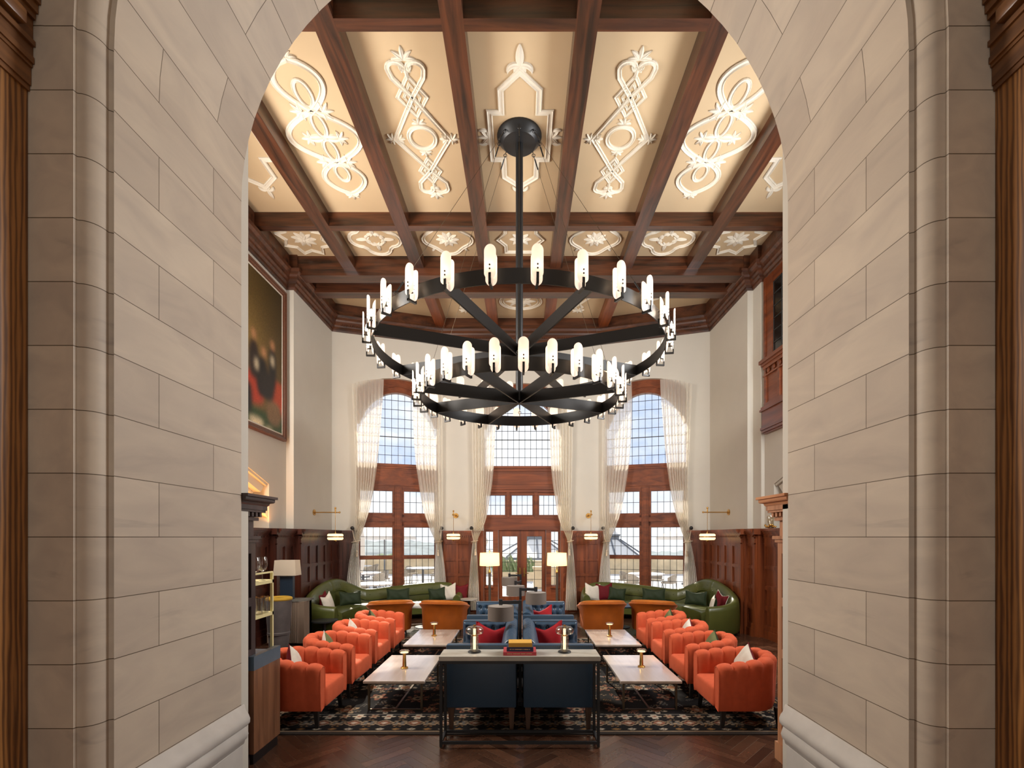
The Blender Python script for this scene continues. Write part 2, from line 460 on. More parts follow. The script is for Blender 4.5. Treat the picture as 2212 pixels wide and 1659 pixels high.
roll = [(2.319, 2.82), (2.331, 2.834), (2.352, 2.822)]
for k in range(9):
    a = PI / 2 * k / 8
    roll.append((2.352 + 0.076 * (1 - math.cos(a)), 2.800 - 0.085 * math.sin(a)))
roll += [(2.436, 2.712), (2.440, 2.694), (2.60, 2.694), (2.85, 2.694)]
o = arch_mesh('arch_roll_moulding', roll, M['stone_plain'], lambda p: 1.0 + p[0] * 3)
o.parent = wall_arch
# masonry body behind the stone faces (blocks light, closes the wall above the arch)
mb = MB()
arc = [(AX + (R0 + .02) * math.cos(PI * (1 - k / 32)), ZS + (R0 + .02) * math.sin(PI * (1 - k / 32))) for k in range(33)]
for k in range(32):
    (x0, z0), (x1, z1) = arc[k], arc[k + 1]
    mb.loft([[(x0, y, z0), (x1, y, z1), (x1, y, 8.4), (x0, y, 8.4)] for y in (2.86, 4.09)])
mb.box(-5.6, AX - R0 - .02, 2.86, 4.09, 0, 8.4); mb.box(AX + R0 + .02, 5.6, 2.86, 4.09, 0, 8.4)
struct(mb, 'wall_front', M['plaster_wall'])
# plaster returns behind the arch
mb = MB()
mb.box(-5.3, -2.405, 4.09, 4.25, 0, 8.1); mb.box(2.295, 5.3, 4.09, 4.25, 0, 8.1)
struct(mb, 'wall_return', M['plaster_wall'])
# moulded base course
prof = [(0,.62),(.018,.605),(.03,.575),(.062,.55),(.076,.515),(.074,.48),(.05,.45),(.034,.44),(.05,.42),(.062,.385),(.05,.345),(.026,.325),(.012,.29),(0,.28),(-.05,.28),(-.05,.62)]
for s, nm in ((-1, 'baseboard_left'), (1, 'baseboard_right')):
    mb = MB()
    fr = []
    for (y, k) in ((2.84, 0), (4.10, 0), (4.14, .55)):
        fr.append(lambda a, b, y=y, k=k: (AX + s * (R0 - a * (1 - k)), y, b))
    mb.sweep(prof, fr, smooth=True)
    mb.rbox(min(AX+s*(R0-.012), AX+s*(R0+.05)), max(AX+s*(R0-.012), AX+s*(R0+.05)), 2.84, 4.105, 0, .285, .004, 1, False)
    struct(mb, nm, M['stone_base'])

# ---- hall: oak casings with capitals, floor, ceiling and rear wall behind the camera
for s, nm, xw in ((-1, 'trim_1', -2.75), (1, 'trim_2', 2.637)):
    mb = MB()
    x0, x1 = sorted((xw, xw + s * .25))
    mb.box(x0, x1, -1.0, 2.69, 0, 4.56)
    col = struct(mb, nm, M['oak'])
    mb = MB()
    steps = [(4.53,.012,.03),(4.56,.02,.10),(4.66,.028,.02),(4.68,.038,.035),(4.715,.03,.06),(4.775,.044,.03),(4.805,.03,.12),(4.925,.046,.035),(4.96,.06,.05),(5.01,.074,.05),(5.06,.086,.05),(5.11,.07,.16),(5.27,.09,.06)]
    for z, p, h in steps:
        a, b = sorted((xw - s * p, xw + s * .25)); mb.box(a, b, -1.0, 2.69 , z, z + h)
    for k in range(14):
        y = 2.62 - k * .2
        a, b = sorted((xw - s * .075, xw)); mb.rbox(a, b, y - .13, y, 4.825, 4.905, .012, 2)
    mb.build('capital', M['oak_y'], col)
mb = MB(); mb.box(-3.0, -2.99, -3, 2.7, 0, 8); mb.box(2.88, 2.89, -3, 2.7, 0, 8)
struct(mb, 'wall_hall_side', M['plaster_wall'])
mb = MB(); mb.box(-3.0, 2.9, -3.1, -3.0, 0, 8); struct(mb, 'wall_hall_rear', M['plaster_wall'])
mb = MB(); mb.box(-3.0, 2.9, -3.0, 2.85, 7.9, 8.0); struct(mb, 'ceiling_hall', M['plaster_wall'])

# ---- side walls of the room
def niche_wall(mb, xw, s, y0, y1):
    """wall strip from y0 to y1 (face at xw, body away from the room) with a pointed alcove."""
    def bx(ya, yb, za, zb, d0=0.0, d1=.45):
        a, b = sorted((xw + s * d0, xw + s * d1)); mb.box(a, b, ya, yb, za, zb)
    N0, N1, ZB, ZL, ZP = 7.35, 9.58, 1.9, 3.10, 3.46
    bx(y0, N0, 0, 8.0); bx(N1, y1, 0, 8.0); bx(N0, N1, 0, ZB)
    mid = (N0 + N1) / 2
    for ya, yb, za, zb in ((N0, mid, ZL, ZP), (mid, N1, ZP, ZL)):
        mb.loft([[(xw, ya, za), (xw, yb, zb), (xw, yb, 8.0), (xw, ya, 8.0)], [(xw + s*.45, ya, za), (xw + s*.45, yb, zb), (xw + s*.45, yb, 8.0), (xw + s*.45, ya, 8.0)]], True, True, False)
    bx(N0, N1, ZB, ZP, .33, .45)
def niche_mould(xw, s, name):
    N0, N1, ZL, ZP = 7.35, 9.58, 3.10, 3.46
    mid = (N0 + N1) / 2
    mb = MB()
    for k, (d0, d1, inset, w) in enumerate(((.02, .07, 0.0, .05), (.07, .2, .05, .16), (.2, .25, .20, .05), (.25, .33, .25, .14))):
        for (ya, yb) in ((N1, mid), (N0, mid)):
            sg = -1 if ya > mid else 1
            za, zb = ZL - inset * .9, ZP - inset * .9
            ya2 = ya + sg * inset
            pts = [(ya2, za), (yb, zb), (yb, zb - w), (ya2 + sg * w * .8, za - w * .8)]
            mb.loft([[(xw + s * d, y, z) for y, z in pts] for d in (d0, d1 + (.02 if k == 1 else 0))], True, True, False)
    # splayed stop at the bottom
    mb.loft([[(xw + s*.02, N1, 2.42), (xw + s*.02, N1 - .02, 2.62), (xw + s*.3, N1 - .3, 2.62)], [(xw + s*.02, N1, 2.42), (xw + s*.02, N1 - .3, 2.62), (xw + s*.3, N1 - .3, 2.62)]], True, True, False)
    return struct(mb, name, M['plaster_wall'])
mb = MB()
niche_wall(mb, -5.01, -1, 4.25, 10.28)
mb.box(-5.46, -4.85, 10.28, 12.36, 0, 8.0)
struct(mb, 'wall_left', M['plaster_wall'])
niche_mould(-5.01, -1, 'trim_3')
mb = MB()
niche_wall(mb, 5.0, 1, 4.25, 9.95)
mb.box(4.93, 5.4, 9.95, 10.3, 0, 8.0); mb.box(4.81, 5.4, 10.3, 12.36, 0, 8.0)
struct(mb, 'wall_right', M['plaster_wall'])
niche_mould(5.0, 1, 'trim_4')

# ---- bay: three facets, each with an arched window opening
WO = 1.05
def z_outer(s): return 5.74 + 0.52 * math.sqrt(max(0, 1 - (s / (WO + .05)) ** 2))
def z_glass(s):
    q = 1 - (s / 1.035) ** 2
    return 5.905 - 1.30 * (1 - math.sqrt(max(q, 0)))
WIN_S = {}
def facet_wall(fc, sc, name):
    mb = MB(); mb.T = fc.T
    n = 24
    mb.box(-.05, sc - WO, -.35, 0, 0, 8.0); mb.box(sc + WO, fc.L + .05, -.35, 0, 0, 8.0)
    for k in range(n):
        a = -WO + 2 * WO * k / n; b = -WO + 2 * WO * (k + 1) / n
        mb.loft([[(sc + a, y, z_outer(a)), (sc + b, y, z_outer(b)), (sc + b, y, 8.0), (sc + a, y, 8.0)] for y in (-.35, 0)], True, True, False)
    struct(mb, name, M['plaster_wall'])
SL = FL.s_of(861)[0]; SR = FR.s_of(1393)[0]; SCN = FC.L / 2 + 0.01
facet_wall(FL, SL, 'wall_bay_left'); facet_wall(FC, SCN, 'wall_bay'); facet_wall(FR, SR, 'wall_bay_right')

def window_unit(fc, sc, name, label, centre=False):
    T = fc.T @ Matrix.Translation((sc, 0, 0))
    fr = MB(); fr.T = T; gl = MB(); gl.T = T; ld = MB(); ld.T = T
    n = 28; GY = -.17
    # arch head
    for k in range(n):
        a = -WO + 2*WO*k/n; b = -WO + 2*WO*(k+1)/n
        za = z_glass(a) if abs(a) < 1.03 else 4.0
        zb = z_glass(b) if abs(b) < 1.03 else 4.0
        if abs(a) >= 1.03 and abs(b) < 1.03: za = zb
        if abs(b) >= 1.03 and abs(a) < 1.03: zb = za
        fr.loft([[(a, y, za), (b, y, zb), (b, y, z_outer(b)), (a, y, z_outer(a))] for y in (-.24, -.10)], True, True, False)
        # inner bead following the arch
        if abs(a) < 1.03 and abs(b) < 1.03:
            fr.loft([[(a, y, za), (b, y, zb), (b, y, zb + .05), (a, y, za + .05)] for y in (-.10, -.07)], True, True, False)
            fr.loft([[(a, y, za + .16), (b, y, zb + .16), (b, y, zb + .19), (a, y, za + .19)] for y in (-.10, -.075)], True, True, False)
    fr.box(-WO, -1.03, -.24, -.08, 0, 4.8); fr.box(1.03, WO, -.24, -.08, 0, 4.8)
    def glass(x0, x1, z0, z1, cols, rows):
        gl.box(x0, x1, GY - .004, GY, z0, z1)
        for i in range(cols + 1):
            x = x0 + (x1 - x0) * i / cols; ld.box(x - .006, x + .006, GY - .008, GY + .006, z0, z1)
        for i in range(rows + 1):
            z = z0 + (z1 - z0) * i / rows; ld.box(x0, x1, GY - .008, GY + .006, z - .006, z + .006)
        # sash beads
        for (a, b, c, d) in ((x0 - .035, x0, z0 - .035, z1 + .035), (x1, x1 + .035, z0 - .035, z1 + .035)): fr.box(a, b, -.21, -.12, c, d)
        fr.box(x0, x1, -.21, -.12, z0 - .035, z0); fr.box(x0, x1, -.21, -.12, z1, z1 + .035)
    # arched light
    for k in range(n):
        a = -1.03 + 2.06*k/n; b = -1.03 + 2.06*(k+1)/n
        gl.loft([[(a, y, 4.0), (b, y, 4.0), (b, y, z_glass(b)), (a, y, z_glass(a))] for y in (GY - .004, GY)], True, True, False)
    cols = 12 if not centre else 13
    for i in range(1, cols):
        x = -1.03 + 2.06 * i / cols
        ld.box(x - .006, x + .006, GY - .008, GY + .006, 4.0, z_glass(x))
    z = 4.0 + .245
    while z < 5.9:
        lo = 0.0
        for q in range(200):
            if z_glass(1.03 * q / 200) > z: lo = 1.03 * q / 200
        w = .011 if abs(z - 4.735) < .02 else .006
        ld.box(-lo, lo, GY - .008, GY + .006, z - w, z + w); z += .245
    def wd(x0, x1, z0, z1, y0=-.24, y1=-.10): fr.box(x0, x1, y0, y1, z0, z1)
    if not centre:
        wd(-1.03, 1.03, 3.34, 4.0); wd(-1.05, 1.05, 3.93, 4.0, -.1, -.05); wd(-1.05, 1.05, 3.88, 3.93, -.1, -.075); wd(-1.03, 1.03, 3.42, 3.46, -.1, -.08)
        wd(-.09, .09, 0, 3.4, -.24, -.06); wd(-.05, .05, .3, 3.34, -.06, -.04)
        wd(-1.03, 1.03, 2.35, 2.65); wd(-1.03, 1.03, 2.46, 2.58, -.10, -.085)
        for s in (-1, 1):
            a, b = sorted((s * .15, s * .97))
            wd(*sorted((s*.09, s*.15)), .55, 3.34); wd(*sorted((s*.97, s*1.03)), .55, 3.34)
            wd(a, b, 3.28, 3.34); wd(a, b, 1.46, 1.557)
            glass(a, b, 2.69, 3.28, 5, 2); glass(a, b, 1.557, 2.31, 5, 3); glass(a, b, .58, 1.46, 5, 3)
            wd(a, b, 2.31, 2.35); wd(a, b, 2.65, 2.69)
        wd(-1.03, 1.03, 0, .58); wd(-1.1, 1.1, .54, .6, -.1, -.02)
    else:
        wd(-1.03, 1.03, 3.26, 4.0); wd(-1.05, 1.05, 3.93, 4.0, -.1, -.05); wd(-1.05, 1.05, 3.86, 3.92, -.1, -.07)
        wd(-1.03, 1.03, 3.36, 3.42, -.1, -.07); wd(-1.03, 1.03, 3.28, 3.32, -.1, -.085); wd(-1.0, 1.0, 3.5, 3.8, -.1, -.09)
        for x in (-.38, .38): wd(x - .05, x + .05, 2.6, 3.3, -.24, -.07); wd(x - .02, x + .02, 2.6, 3.3, -.07, -.05)
        glass(-.29, .29, 2.657, 3.2, 4, 2); glass(-1.0, -.47, 2.657, 3.2, 4, 2); glass(.47, 1.0, 2.657, 3.2, 4, 2)
        wd(-1.03, 1.03, 3.2, 3.27); 
        for a, b in ((-1.03, -1.0), (-.47, -.29), (.29, .47), (1.0, 1.03)): wd(a, b, 2.62, 3.22, -.24, -.11)
        wd(-1.03, 1.03, 2.28, 2.66); wd(-1.03, 1.03, 2.56, 2.62, -.1, -.085)
        wd(-1.03, 1.03, 2.24, 2.30, -.1, -.06)
        for s in (-1, 1):
            glass(*sorted((s * .80, s * 1.0)), .72, 2.2, 2, 6)
            wd(*sorted((s * .66, s * .80)), 0, 2.28, -.24, -.07); wd(*sorted((s * 1.0, s * 1.03)), 0, 2.28)
            wd(*sorted((s * .80, s * 1.0)), 0, .70); wd(*sorted((s * .80, s * 1.0)), .1, .5, -.1, -.08); wd(*sorted((s * .78, s * 1.03)), .64, .70, -.1, -.05)
            wd(*sorted((s * .80, s * 1.0)), 2.2, 2.28)
    w = struct(fr, name, M['mahog_x'], label)
    gl.build('pane', M['pane'], w); ld.build('lead_cames', M['lead'], w)
    return w
window_unit(FL, SL, 'window_1', 'tall arched mahogany window in the left facet of the bay')
window_unit(FC, SCN, 'window_2', 'arched mahogany window with small lights above the double door', True)
window_unit(FR, SR, 'window_3', 'tall arched mahogany window in the right facet of the bay')
for i, s in enumerate((-1, 1)):
    T = FC.T @ Matrix.Translation((SCN, 0, 0))
    mb = MB(); mb.T = T
    for a, b, c, d in ((.02, .13, 0, 2.25), (.55, .655, 0, 2.25), (.13, .55, 2.07, 2.25), (.13, .55, 0, .40)):
        x0, x1 = sorted((s * a, s * b)); mb.box(x0, x1, -.22, -.15, c, d)
    x0, x1 = sorted((s*.18, s*.5)); mb.box(x0, x1, -.15, -.135, .1, .32)
    x0, x1 = sorted((s * 0.0, s * .02)); mb.box(x0, x1, -.21, -.14 if s > 0 else -.155, 0, 2.25)
    d = struct(mb, 'door_%d' % (i + 1), M['mahog_z'], ('left' if s < 0 else 'right') + ' leaf of the glazed mahogany double door')
    g = MB(); g.T = T; x0, x1 = sorted((s*.13, s*.55)); g.box(x0, x1, -.19, -.186, .40, 2.07); g.build('pane', M['pane'], d)
    g = MB(); g.T = T
    for q in (.13, .34, .55): g.box(s*q - .006, s*q + .006, -.195, -.18, .40, 2.07)
    for q in range(8): z = .4 + 1.67 * q / 7; g.box(x0, x1, -.195, -.18, z - .006, z + .006)
    g.build('lead_cames', M['lead'], d)
    g = MB(); g.T = T; g.box(s*.06 - .02, s*.06 + .02, -.15, -.14, .95, 1.2); g.cyl((s*.06, -.14, 1.05), (s*.06, -.09, 1.05), .01); g.bar((s*.06, -.09, 1.05), (s*.18, -.09, 1.05), .015, .02)
    g.build('handle', M['brass'], d)

# ---- ceiling, beams, cornice
mb = MB(); mb.box(-5.4, 5.4, 4.05, 13.6, CEIL, CEIL + .15)
ceiling = struct(mb, 'ceiling', M['ceiling_tan'])
BX = [-3.65, -2.19, -.765, .725, 2.2, 3.62]
BW = .25
mb = MB()
for x in BX: mb.box(x - BW/2, x + BW/2, 4.1, 10.2, BEAM, CEIL)
struct(mb, 'trim_5', M['beam_y'], 'lengthwise mahogany ceiling beams')
mb = MB()
for y0, y1 in ((4.25, 4.4), (5.29, 5.43), (8.82, 8.97)):
    xs = [-4.95] + [v for x in BX for v in (x - BW/2, x + BW/2)] + [4.95]
    for k in range(0, len(xs), 2): mb.box(xs[k], xs[k + 1], y0, y1, BEAM + .001, CEIL)
for y0, y1 in ((10.2, 10.5), (10.9, 11.18)): mb.box(-4.9, 4.9, y0, y1, 7.57, CEIL)
mb.box(-4.9, 4.9, 10.5, 10.9, 7.80, CEIL)
struct(mb, 'trim_6', M['beam_x'], 'crosswise mahogany ceiling beams')
mb = MB()
for x in BX[1:5]:
    mb.box(x - BW/2, x + BW/2, 11.18, 13.2 - (max(0, abs(x) - 2.0) * .3), BEAM, CEIL)
struct(mb, 'trim_7', M['mahog_y'], 'short ceiling beams over the bay')
CP = [(0,7.30),(.03,7.30),(.045,7.33),(.05,7.37),(.09,7.40),(.10,7.44),(.13,7.47),(.135,7.52),(.15,7.56),(.20,7.60),(.215,7.66),(.19,7.67),(.14,7.69),(.13,7.75),(.13,7.98),(0,7.98)]
def cornice(pts, name, m):
    """pts: room-side outline of the wall in plan; mitred sweep."""
    P = [Vector(p) for p in pts]; fr = []
    for i, p in enumerate(P):
        d0 = (P[i] - P[i-1]).normalized() if i else None
        d1 = (P[i+1] - P[i]).normalized() if i < len(P) - 1 else None
        d0 = d0 or d1; d1 = d1 or d0
        n0 = Vector((d0.y, -d0.x)); n1 = Vector((d1.y, -d1.x)); b = (n0 + n1); b /= max(b.dot(n0), .2)
        fr.append(lambda a, z, p=p, b=b: (p.x + b.x * a, p.y + b.y * a, z))
    mb = MB(); mb.sweep(CP, fr); return mb
mb = cornice([(-5.01, 4.25), (-5.01, 10.28), (-4.85, 10.28), (-4.85, 12.35), (-2.15, 13.22), (2.15, 13.22), (4.81, 12.35), (4.81, 10.3), (4.93, 10.3), (4.93, 9.95), (5.0, 9.95), (5.0, 4.25)], 'c', None)
# small dentils under the bay cornice
for fc in (FL, FC, FR):
    T0 = mb.T; mb.T = fc.T
    s = .2
    while s < fc.L - .2: mb.box(s, s + .035, .09, .125, 7.43, 7.47); s += .06
    mb.T = T0
struct(mb, 'trim_8', M['cornice'], 'moulded mahogany cornice under the ceiling')

# ---- wainscot
def wainscot(T, L, cols, m, name=None, z_top=2.22, mb=None, mould=True, ends=0.0):
    own = mb is None
    mb = mb or MB(); old = mb.T; mb.T = T
    k = z_top / 2.22
    mb.box(0, L, 0, .03, 0, 2.1*k)
    mb.box(0, L, .03, .075, 0, .16); mb.box(0, L, .03, .06, .16, .2)
    rows = [(.26, .56), (.66, .98), (1.06, 1.40), (1.46, 1.86)]
    edges_z = [.2] + [v for r in rows for v in r] + [2.1]
    for i in range(0, len(edges_z), 2): mb.box(0, L, .03, .055, edges_z[i]*k, edges_z[i+1]*k)
    st = .075
    pw = (L - st * (cols + 1)) / cols
    for i in range(cols + 1):
        x = i * (pw + st)
        for a, b in rows: mb.box(x, x + st, .03, .055, a*k, b*k)
    for i in range(cols):
        x = st + i * (pw + st)
        for a, b in rows:
            t = .014
            mb.box(x, x + t, .03, .042, a*k, b*k); mb.box(x + pw - t, x + pw, .03, .042, a*k, b*k)
            mb.box(x, x + pw, .03, .042, a*k, a*k + t); mb.box(x, x + pw, .03, .042, b*k - t, b*k)
    mb.box(-ends, L+ends, .03, .068, 1.90*k, 1.925*k); mb.box(-ends, L+ends, .03, .07, 2.02*k, 2.04*k)
    x = .01
    while x < L - .03: mb.box(x, x + .03, .05, .085, 2.045*k, 2.085*k); x += .055
    mb.box(-ends, L+ends, .0, .08, 2.085*k, 2.11*k); mb.box(-ends, L+ends, 0, .10, 2.11*k, 2.14*k); mb.box(-ends, L+ends, 0, .125, 2.14*k, 2.17*k); mb.box(-ends, L+ends, 0, .15, 2.17*k, 2.22*k)
    mb.T = old
    if own: return struct(mb, name, m)
def runT(a, b):
    f = Facet(a, b); return f.T, f.L
# left side wall: three steps
mb = MB()
for a, b, c in (((-5.01, 4.25), (-5.01, 9.48), 8), ((-4.86, 9.48), (-4.86, 10.22), 2), ((-4.72, 10.22), (-4.72, 12.38), 5)):
    T, L = runT(a, b); wainscot(T, L, c, None, mb=mb)
mb.box(-5.0, -4.72, 10.21, 10.26, 0, 2.16); mb.box(-5.0, -4.62, 10.16, 10.26, 2.1, 2.22); mb.box(-5.0, -4.86, 9.46, 9.5, 0, 2.16); mb.box(-5.0, -4.76, 9.40, 9.5, 2.1, 2.22)
mb.box(-4.99, -4.72, 10.22, 12.4, 2.17, 2.22); mb.box(-5.0, -4.86, 9.48, 10.22, 2.17, 2.22)
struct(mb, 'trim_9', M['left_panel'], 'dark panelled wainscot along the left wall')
mb = MB()
for a, b, c in (((4.70, 12.38), (4.70, 10.25), 5), ((4.82, 10.25), (4.82, 9.9), 1), ((5.0, 9.9), (5.0, 4.25), 9)):
    T, L = runT(a, b); wainscot(T, L, c, None, mb=mb)
mb.box(4.70, 4.98, 10.21, 10.27, 0, 2.16); mb.box(4.60, 4.98, 10.16, 10.27, 2.1, 2.22); mb.box(4.82, 5.0, 9.86, 9.92, 0, 2.16); mb.box(4.72, 5.0, 9.82, 9.92, 2.1, 2.22)
mb.box(4.70, 4.98, 10.2, 12.4, 2.17, 2.22); mb.box(4.82, 5.0, 9.86, 10.2, 2.17, 2.22)
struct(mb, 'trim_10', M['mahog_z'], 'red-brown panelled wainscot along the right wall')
mb = MB()
wainscot(FL.T, SL - WO, 2, None, mb=mb); 
T = FL.T @ Matrix.Translation((SL + WO, 0, 0)); wainscot(T, FL.L - SL - WO + .02, 1, None, mb=mb)
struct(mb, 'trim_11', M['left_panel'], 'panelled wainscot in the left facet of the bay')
mb = MB()
wainscot(FC.T, SCN - WO, 3, None, mb=mb)
T = FC.T @ Matrix.Translation((SCN + WO, 0, 0)); wainscot(T, FC.L - SCN - WO, 3, None, mb=mb)
T = FR.T; wainscot(T, SR - WO, 1, None, mb=mb)
T = FR.T @ Matrix.Translation((SR + WO, 0, 0)); wainscot(T, FR.L - SR - WO, 2, None, mb=mb)
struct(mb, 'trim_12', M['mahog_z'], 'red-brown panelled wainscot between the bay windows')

# ---- wooden casings lining the room side of the arch
def casing(s, xf, name, m, mh, label):
    mb = MB()
    def bx(d0, d1, y0, y1, z0, z1):
        a, b = sorted((xf - s * d0, xf - s * d1)); mb.box(a, b, y0, y1, z0, z1)
    # d positive = towards the middle of the room
    bx(-.6, 0, 4.105, 4.46, 0, 2.30)
    for z0, z1 in ((.0, .16),): bx(0, .03, 4.105, 4.49, z0, z1)
    for y0, y1, z0, z1 in ((4.105, 4.19, .16, 2.0), (4.39, 4.46, .16, 2.0), (4.19, 4.39, .16, .3), (4.19, 4.39, 1.9, 2.0), (4.19, 4.39, 1.42, 1.5), (4.19, 4.39, .95, 1.03)): bx(0, .018, y0, y1, z0, z1)
    bx(-.6, .03, 4.105, 4.49, 2.0, 2.03); bx(-.6, .045, 4.105, 4.505, 2.03, 2.06)
    bx(-.6, .035, 4.105, 4.485, 2.2, 2.23)
    y = 4.13
    while y < 4.49: bx(0, .06, y, y + .035, 2.235, 2.275); y += .065
    x = .02
    while x < .55: 
        a, b = sorted((xf + s * x, xf + s * (x + .035))); mb.box(a, b, 4.46, 4.515, 2.235, 2.275); x += .065
    bx(-.6, .075, 4.105, 4.53, 2.275, 2.295); bx(-.6, .085, 4.105, 4.54, 2.295, 2.335)
    o = struct(mb, name, m, label)
    mb = MB()
    prof = [(0, 2.335), (.085, 2.335), (.095, 2.345), (.10, 2.362), (.125, 2.368), (.132, 2.378), (.132, 2.40), (.15, 2.402), (.15, 2.425), (0, 2.425)]
    fr = [lambda a, z: (xf - s * a, 4.105, z), lambda a, z: (xf - s * a, 4.46 + a, z), lambda a, z: (xf + s * .6, 4.46 + a, z)]
    mb.sweep(prof, fr)
    mb.box(*sorted((xf, xf + s * .6)), 4.105, 4.46, 2.33, 2.42)
    mb.build('crown_moulding', mh, o)
    return o
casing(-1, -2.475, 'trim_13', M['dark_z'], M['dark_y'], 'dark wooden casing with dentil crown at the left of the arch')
casing(1, 2.38, 'trim_14', M['pale_mahog'], M['lit_mahog_y'], 'brown wooden casing with dentil crown at the right of the arch')

# ---- wooden balcony front and dark window high on the right wall
mb = MB()
XB = 4.98
def bb(d, y0, y1, z0, z1): mb.box(XB - d, XB + .1, y0, y1, z0, z1)
bb(.02, 6.9, 9.86, 4.32, 5.5)
for d, z0, z1 in ((.05, 4.14, 4.17), (.08, 4.17, 4.22), (.10, 4.22, 4.27), (.085, 4.27, 4.30), (.075, 4.30, 4.60), (.11, 4.60, 4.64), (.09, 4.64, 4.69), (.05, 4.69, 4.76), (.06, 5.30, 5.33), (.06, 5.45, 5.52), (.09, 5.52, 5.57), (.12, 5.57, 5.64)):
    bb(d, 6.9, 9.8 + d, z0, z1)
y = 9.84
while y > 7.0:
    mb.box(XB - .05, XB, y - .07, y, 4.76, 5.45); y -= .52
for k in range(14):
    mb.ball((XB - .035, 9.68 - k * .21, 5.40), .055, (.5, 1, 1), 10, 6)
mb.box(XB - .03, XB + .1, 9.55, 9.86, 5.64, 7.3); mb.box(XB - .05, XB + .1, 9.79, 9.86, 5.64, 7.3)
mb.box(XB - .02, XB + .1, 6.9, 9.55, 7.1, 7.3)
bal = struct(mb, 'trim_15', M['mahog_y'], 'carved wooden balcony front high on the right wall')
mb = MB(); mb.box(XB + .0, XB + .015, 6.9, 9.55, 5.64, 7.1); mb.build('dark_window', M['dark_glass'], bal)
mb = MB()
for k in range(9): mb.box(XB - .012, XB + .0, 9.55 - k * .3 - .012, 9.55 - k * .3, 5.64, 7.1)
for k in range(7): mb.box(XB - .012, XB, 6.9, 9.55, 5.64 + k * .24, 5.652 + k * .24)
mb.build('lead_cames', M['lead'], bal)

# ---- floor: dark oak herringbone with straight border strips
mb = MB(); mb.box(-5.5, 5.5, -3.0, 13.6, -.06, -.0015)
floor = struct(mb, 'floor', M['gap'])
def parquet():
    vs, fs, cs = [], [], []
    rng = random.Random(5)
    def plank(cx, cy, ang, L, W):
        c, s = math.cos(ang), math.sin(ang); b = len(vs)
        q = [(-L/2, -W/2), (L/2, -W/2), (L/2, W/2), (-L/2, W/2)]
        pts = [(cx + x*c - y*s, cy + x*s + y*c) for x, y in q]
        if max(p[1] for p in pts) > 13.4 or min(p[1] for p in pts) < 3.0: return
        for p in pts: vs.append((p[0], p[1], 0.0))
        fs.append((b, b+1, b+2, b+3))
        t = rng.random(); k = .75 + .5 * rng.random()
        col = lin((68 + 26*t, 44 + 19*t, 32 + 14*t)); cs.extend([(col[0]*k, col[1]*k, col[2]*k)] * 4)
    W, n = .098, 5; L = W * n; g = .003
    r2 = math.sqrt(.5)
    # herringbone lattice rotated by 45 degrees
    for i in range(-100, 170):
        for k in range(-20, 21):
            for (cx, cy, a) in ((i + 2*n*k + n/2, i + .5, 0.0), (i + .5, i - 2*n + 1 + 2*n*k + n/2, PI/2)):
                cx *= W; cy *= W
                X = (cx - cy) * r2; Y = (cx + cy) * r2 + 5.0
                if -5.2 < X < 5.2 and 2.8 < Y < 13.4: plank(X, Y, a + PI/4, L - g, W - g)
    me = bpy.data.meshes.new('parquet'); me.from_pydata(vs, [], fs)
    a = me.color_attributes.new('Col', 'FLOAT_COLOR', 'POINT')
    a.data.foreach_set('color', [c for q in cs for c in (*q, 1.0)])
    me.update(); me.materials.append(M['parquet'])
    o = bpy.data.objects.new('herringbone_planks', me); COL.objects.link(o); o.parent = floor
parquet()
mb = MB(); mb.box(-5.4, 5.4, -3.0, 3.3, -.0015, .001)
o = mb.build('threshold_boards', M['walnut'], floor)
# ================================================================== ceiling relief ornaments
def ribbon(mb, pts, w, h=.028, closed=False, zc=CEIL):
    """raised moulded band under the ceiling following pts (x, y)."""
    P = [Vector(p) for p in pts]; m = len(P); R = []
    prof = [(-.5, 0), (-.5, .55), (-.36, 1.0), (-.2, .45), (.2, .45), (.36, 1.0), (.5, .55), (.5, 0)]
    for i in range(m):
        if closed: d0 = (P[i] - P[i-1]).normalized(); d1 = (P[(i+1) % m] - P[i]).normalized()
        else:
            d0 = (P[i] - P[i-1]).normalized() if i else None
            d1 = (P[i+1] - P[i]).normalized() if i < m - 1 else None
            d0 = d0 or d1; d1 = d1 or d0
        n0 = Vector((-d0.y, d0.x)); n1 = Vector((-d1.y, d1.x)); b = n0 + n1
        b = b / max(b.dot(n0), .35)
        R.append([(P[i].x + b.x*a*w, P[i].y + b.y*a*w, zc - q*h) for a, q in prof])
    mb.loft(R, closed=False, cap=False, smooth=False, wrap=closed)
def leaf(mb, x, y, ang, L, W, h=.035, curl=0.0, zc=CEIL):
    """acanthus-like raised leaf: a ridged blade, optionally curling sideways."""
    n = 8; R = []
    for i in range(n + 1):
        t = i / n
        w = W * math.sin(PI * min(1, .12 + .88 * t)) ** .7 * (1 - .25 * t) + .003
        a = ang + curl * t
        if i == 0: px, py = x, y
        else: px += L / n * math.cos(a); py += L / n * math.sin(a)
        nx, ny = -math.sin(a), math.cos(a)
        k = h * (.55 + .45 * math.sin(PI * t))
        R.append([(px + nx*w*c*.5, py + ny*w*c*.5, zc - q*k) for c, q in ((-1, 0), (-.75, .6), (-.25, .75), (0, 1), (.25, .75), (.75, .6), (1, 0))])
    mb.loft(R, closed=False, cap=False, smooth=False)
def fleur(mb, x, y, ang, s):
    leaf(mb, x, y, ang, .24*s, .10*s, .04)
    for k in (-1, 1):
        leaf(mb, x, y, ang + k*.9, .20*s, .075*s, .035, curl=k*2.2)
        leaf(mb, x, y, ang + k*1.9, .10*s, .05*s, .03, curl=k*.8)
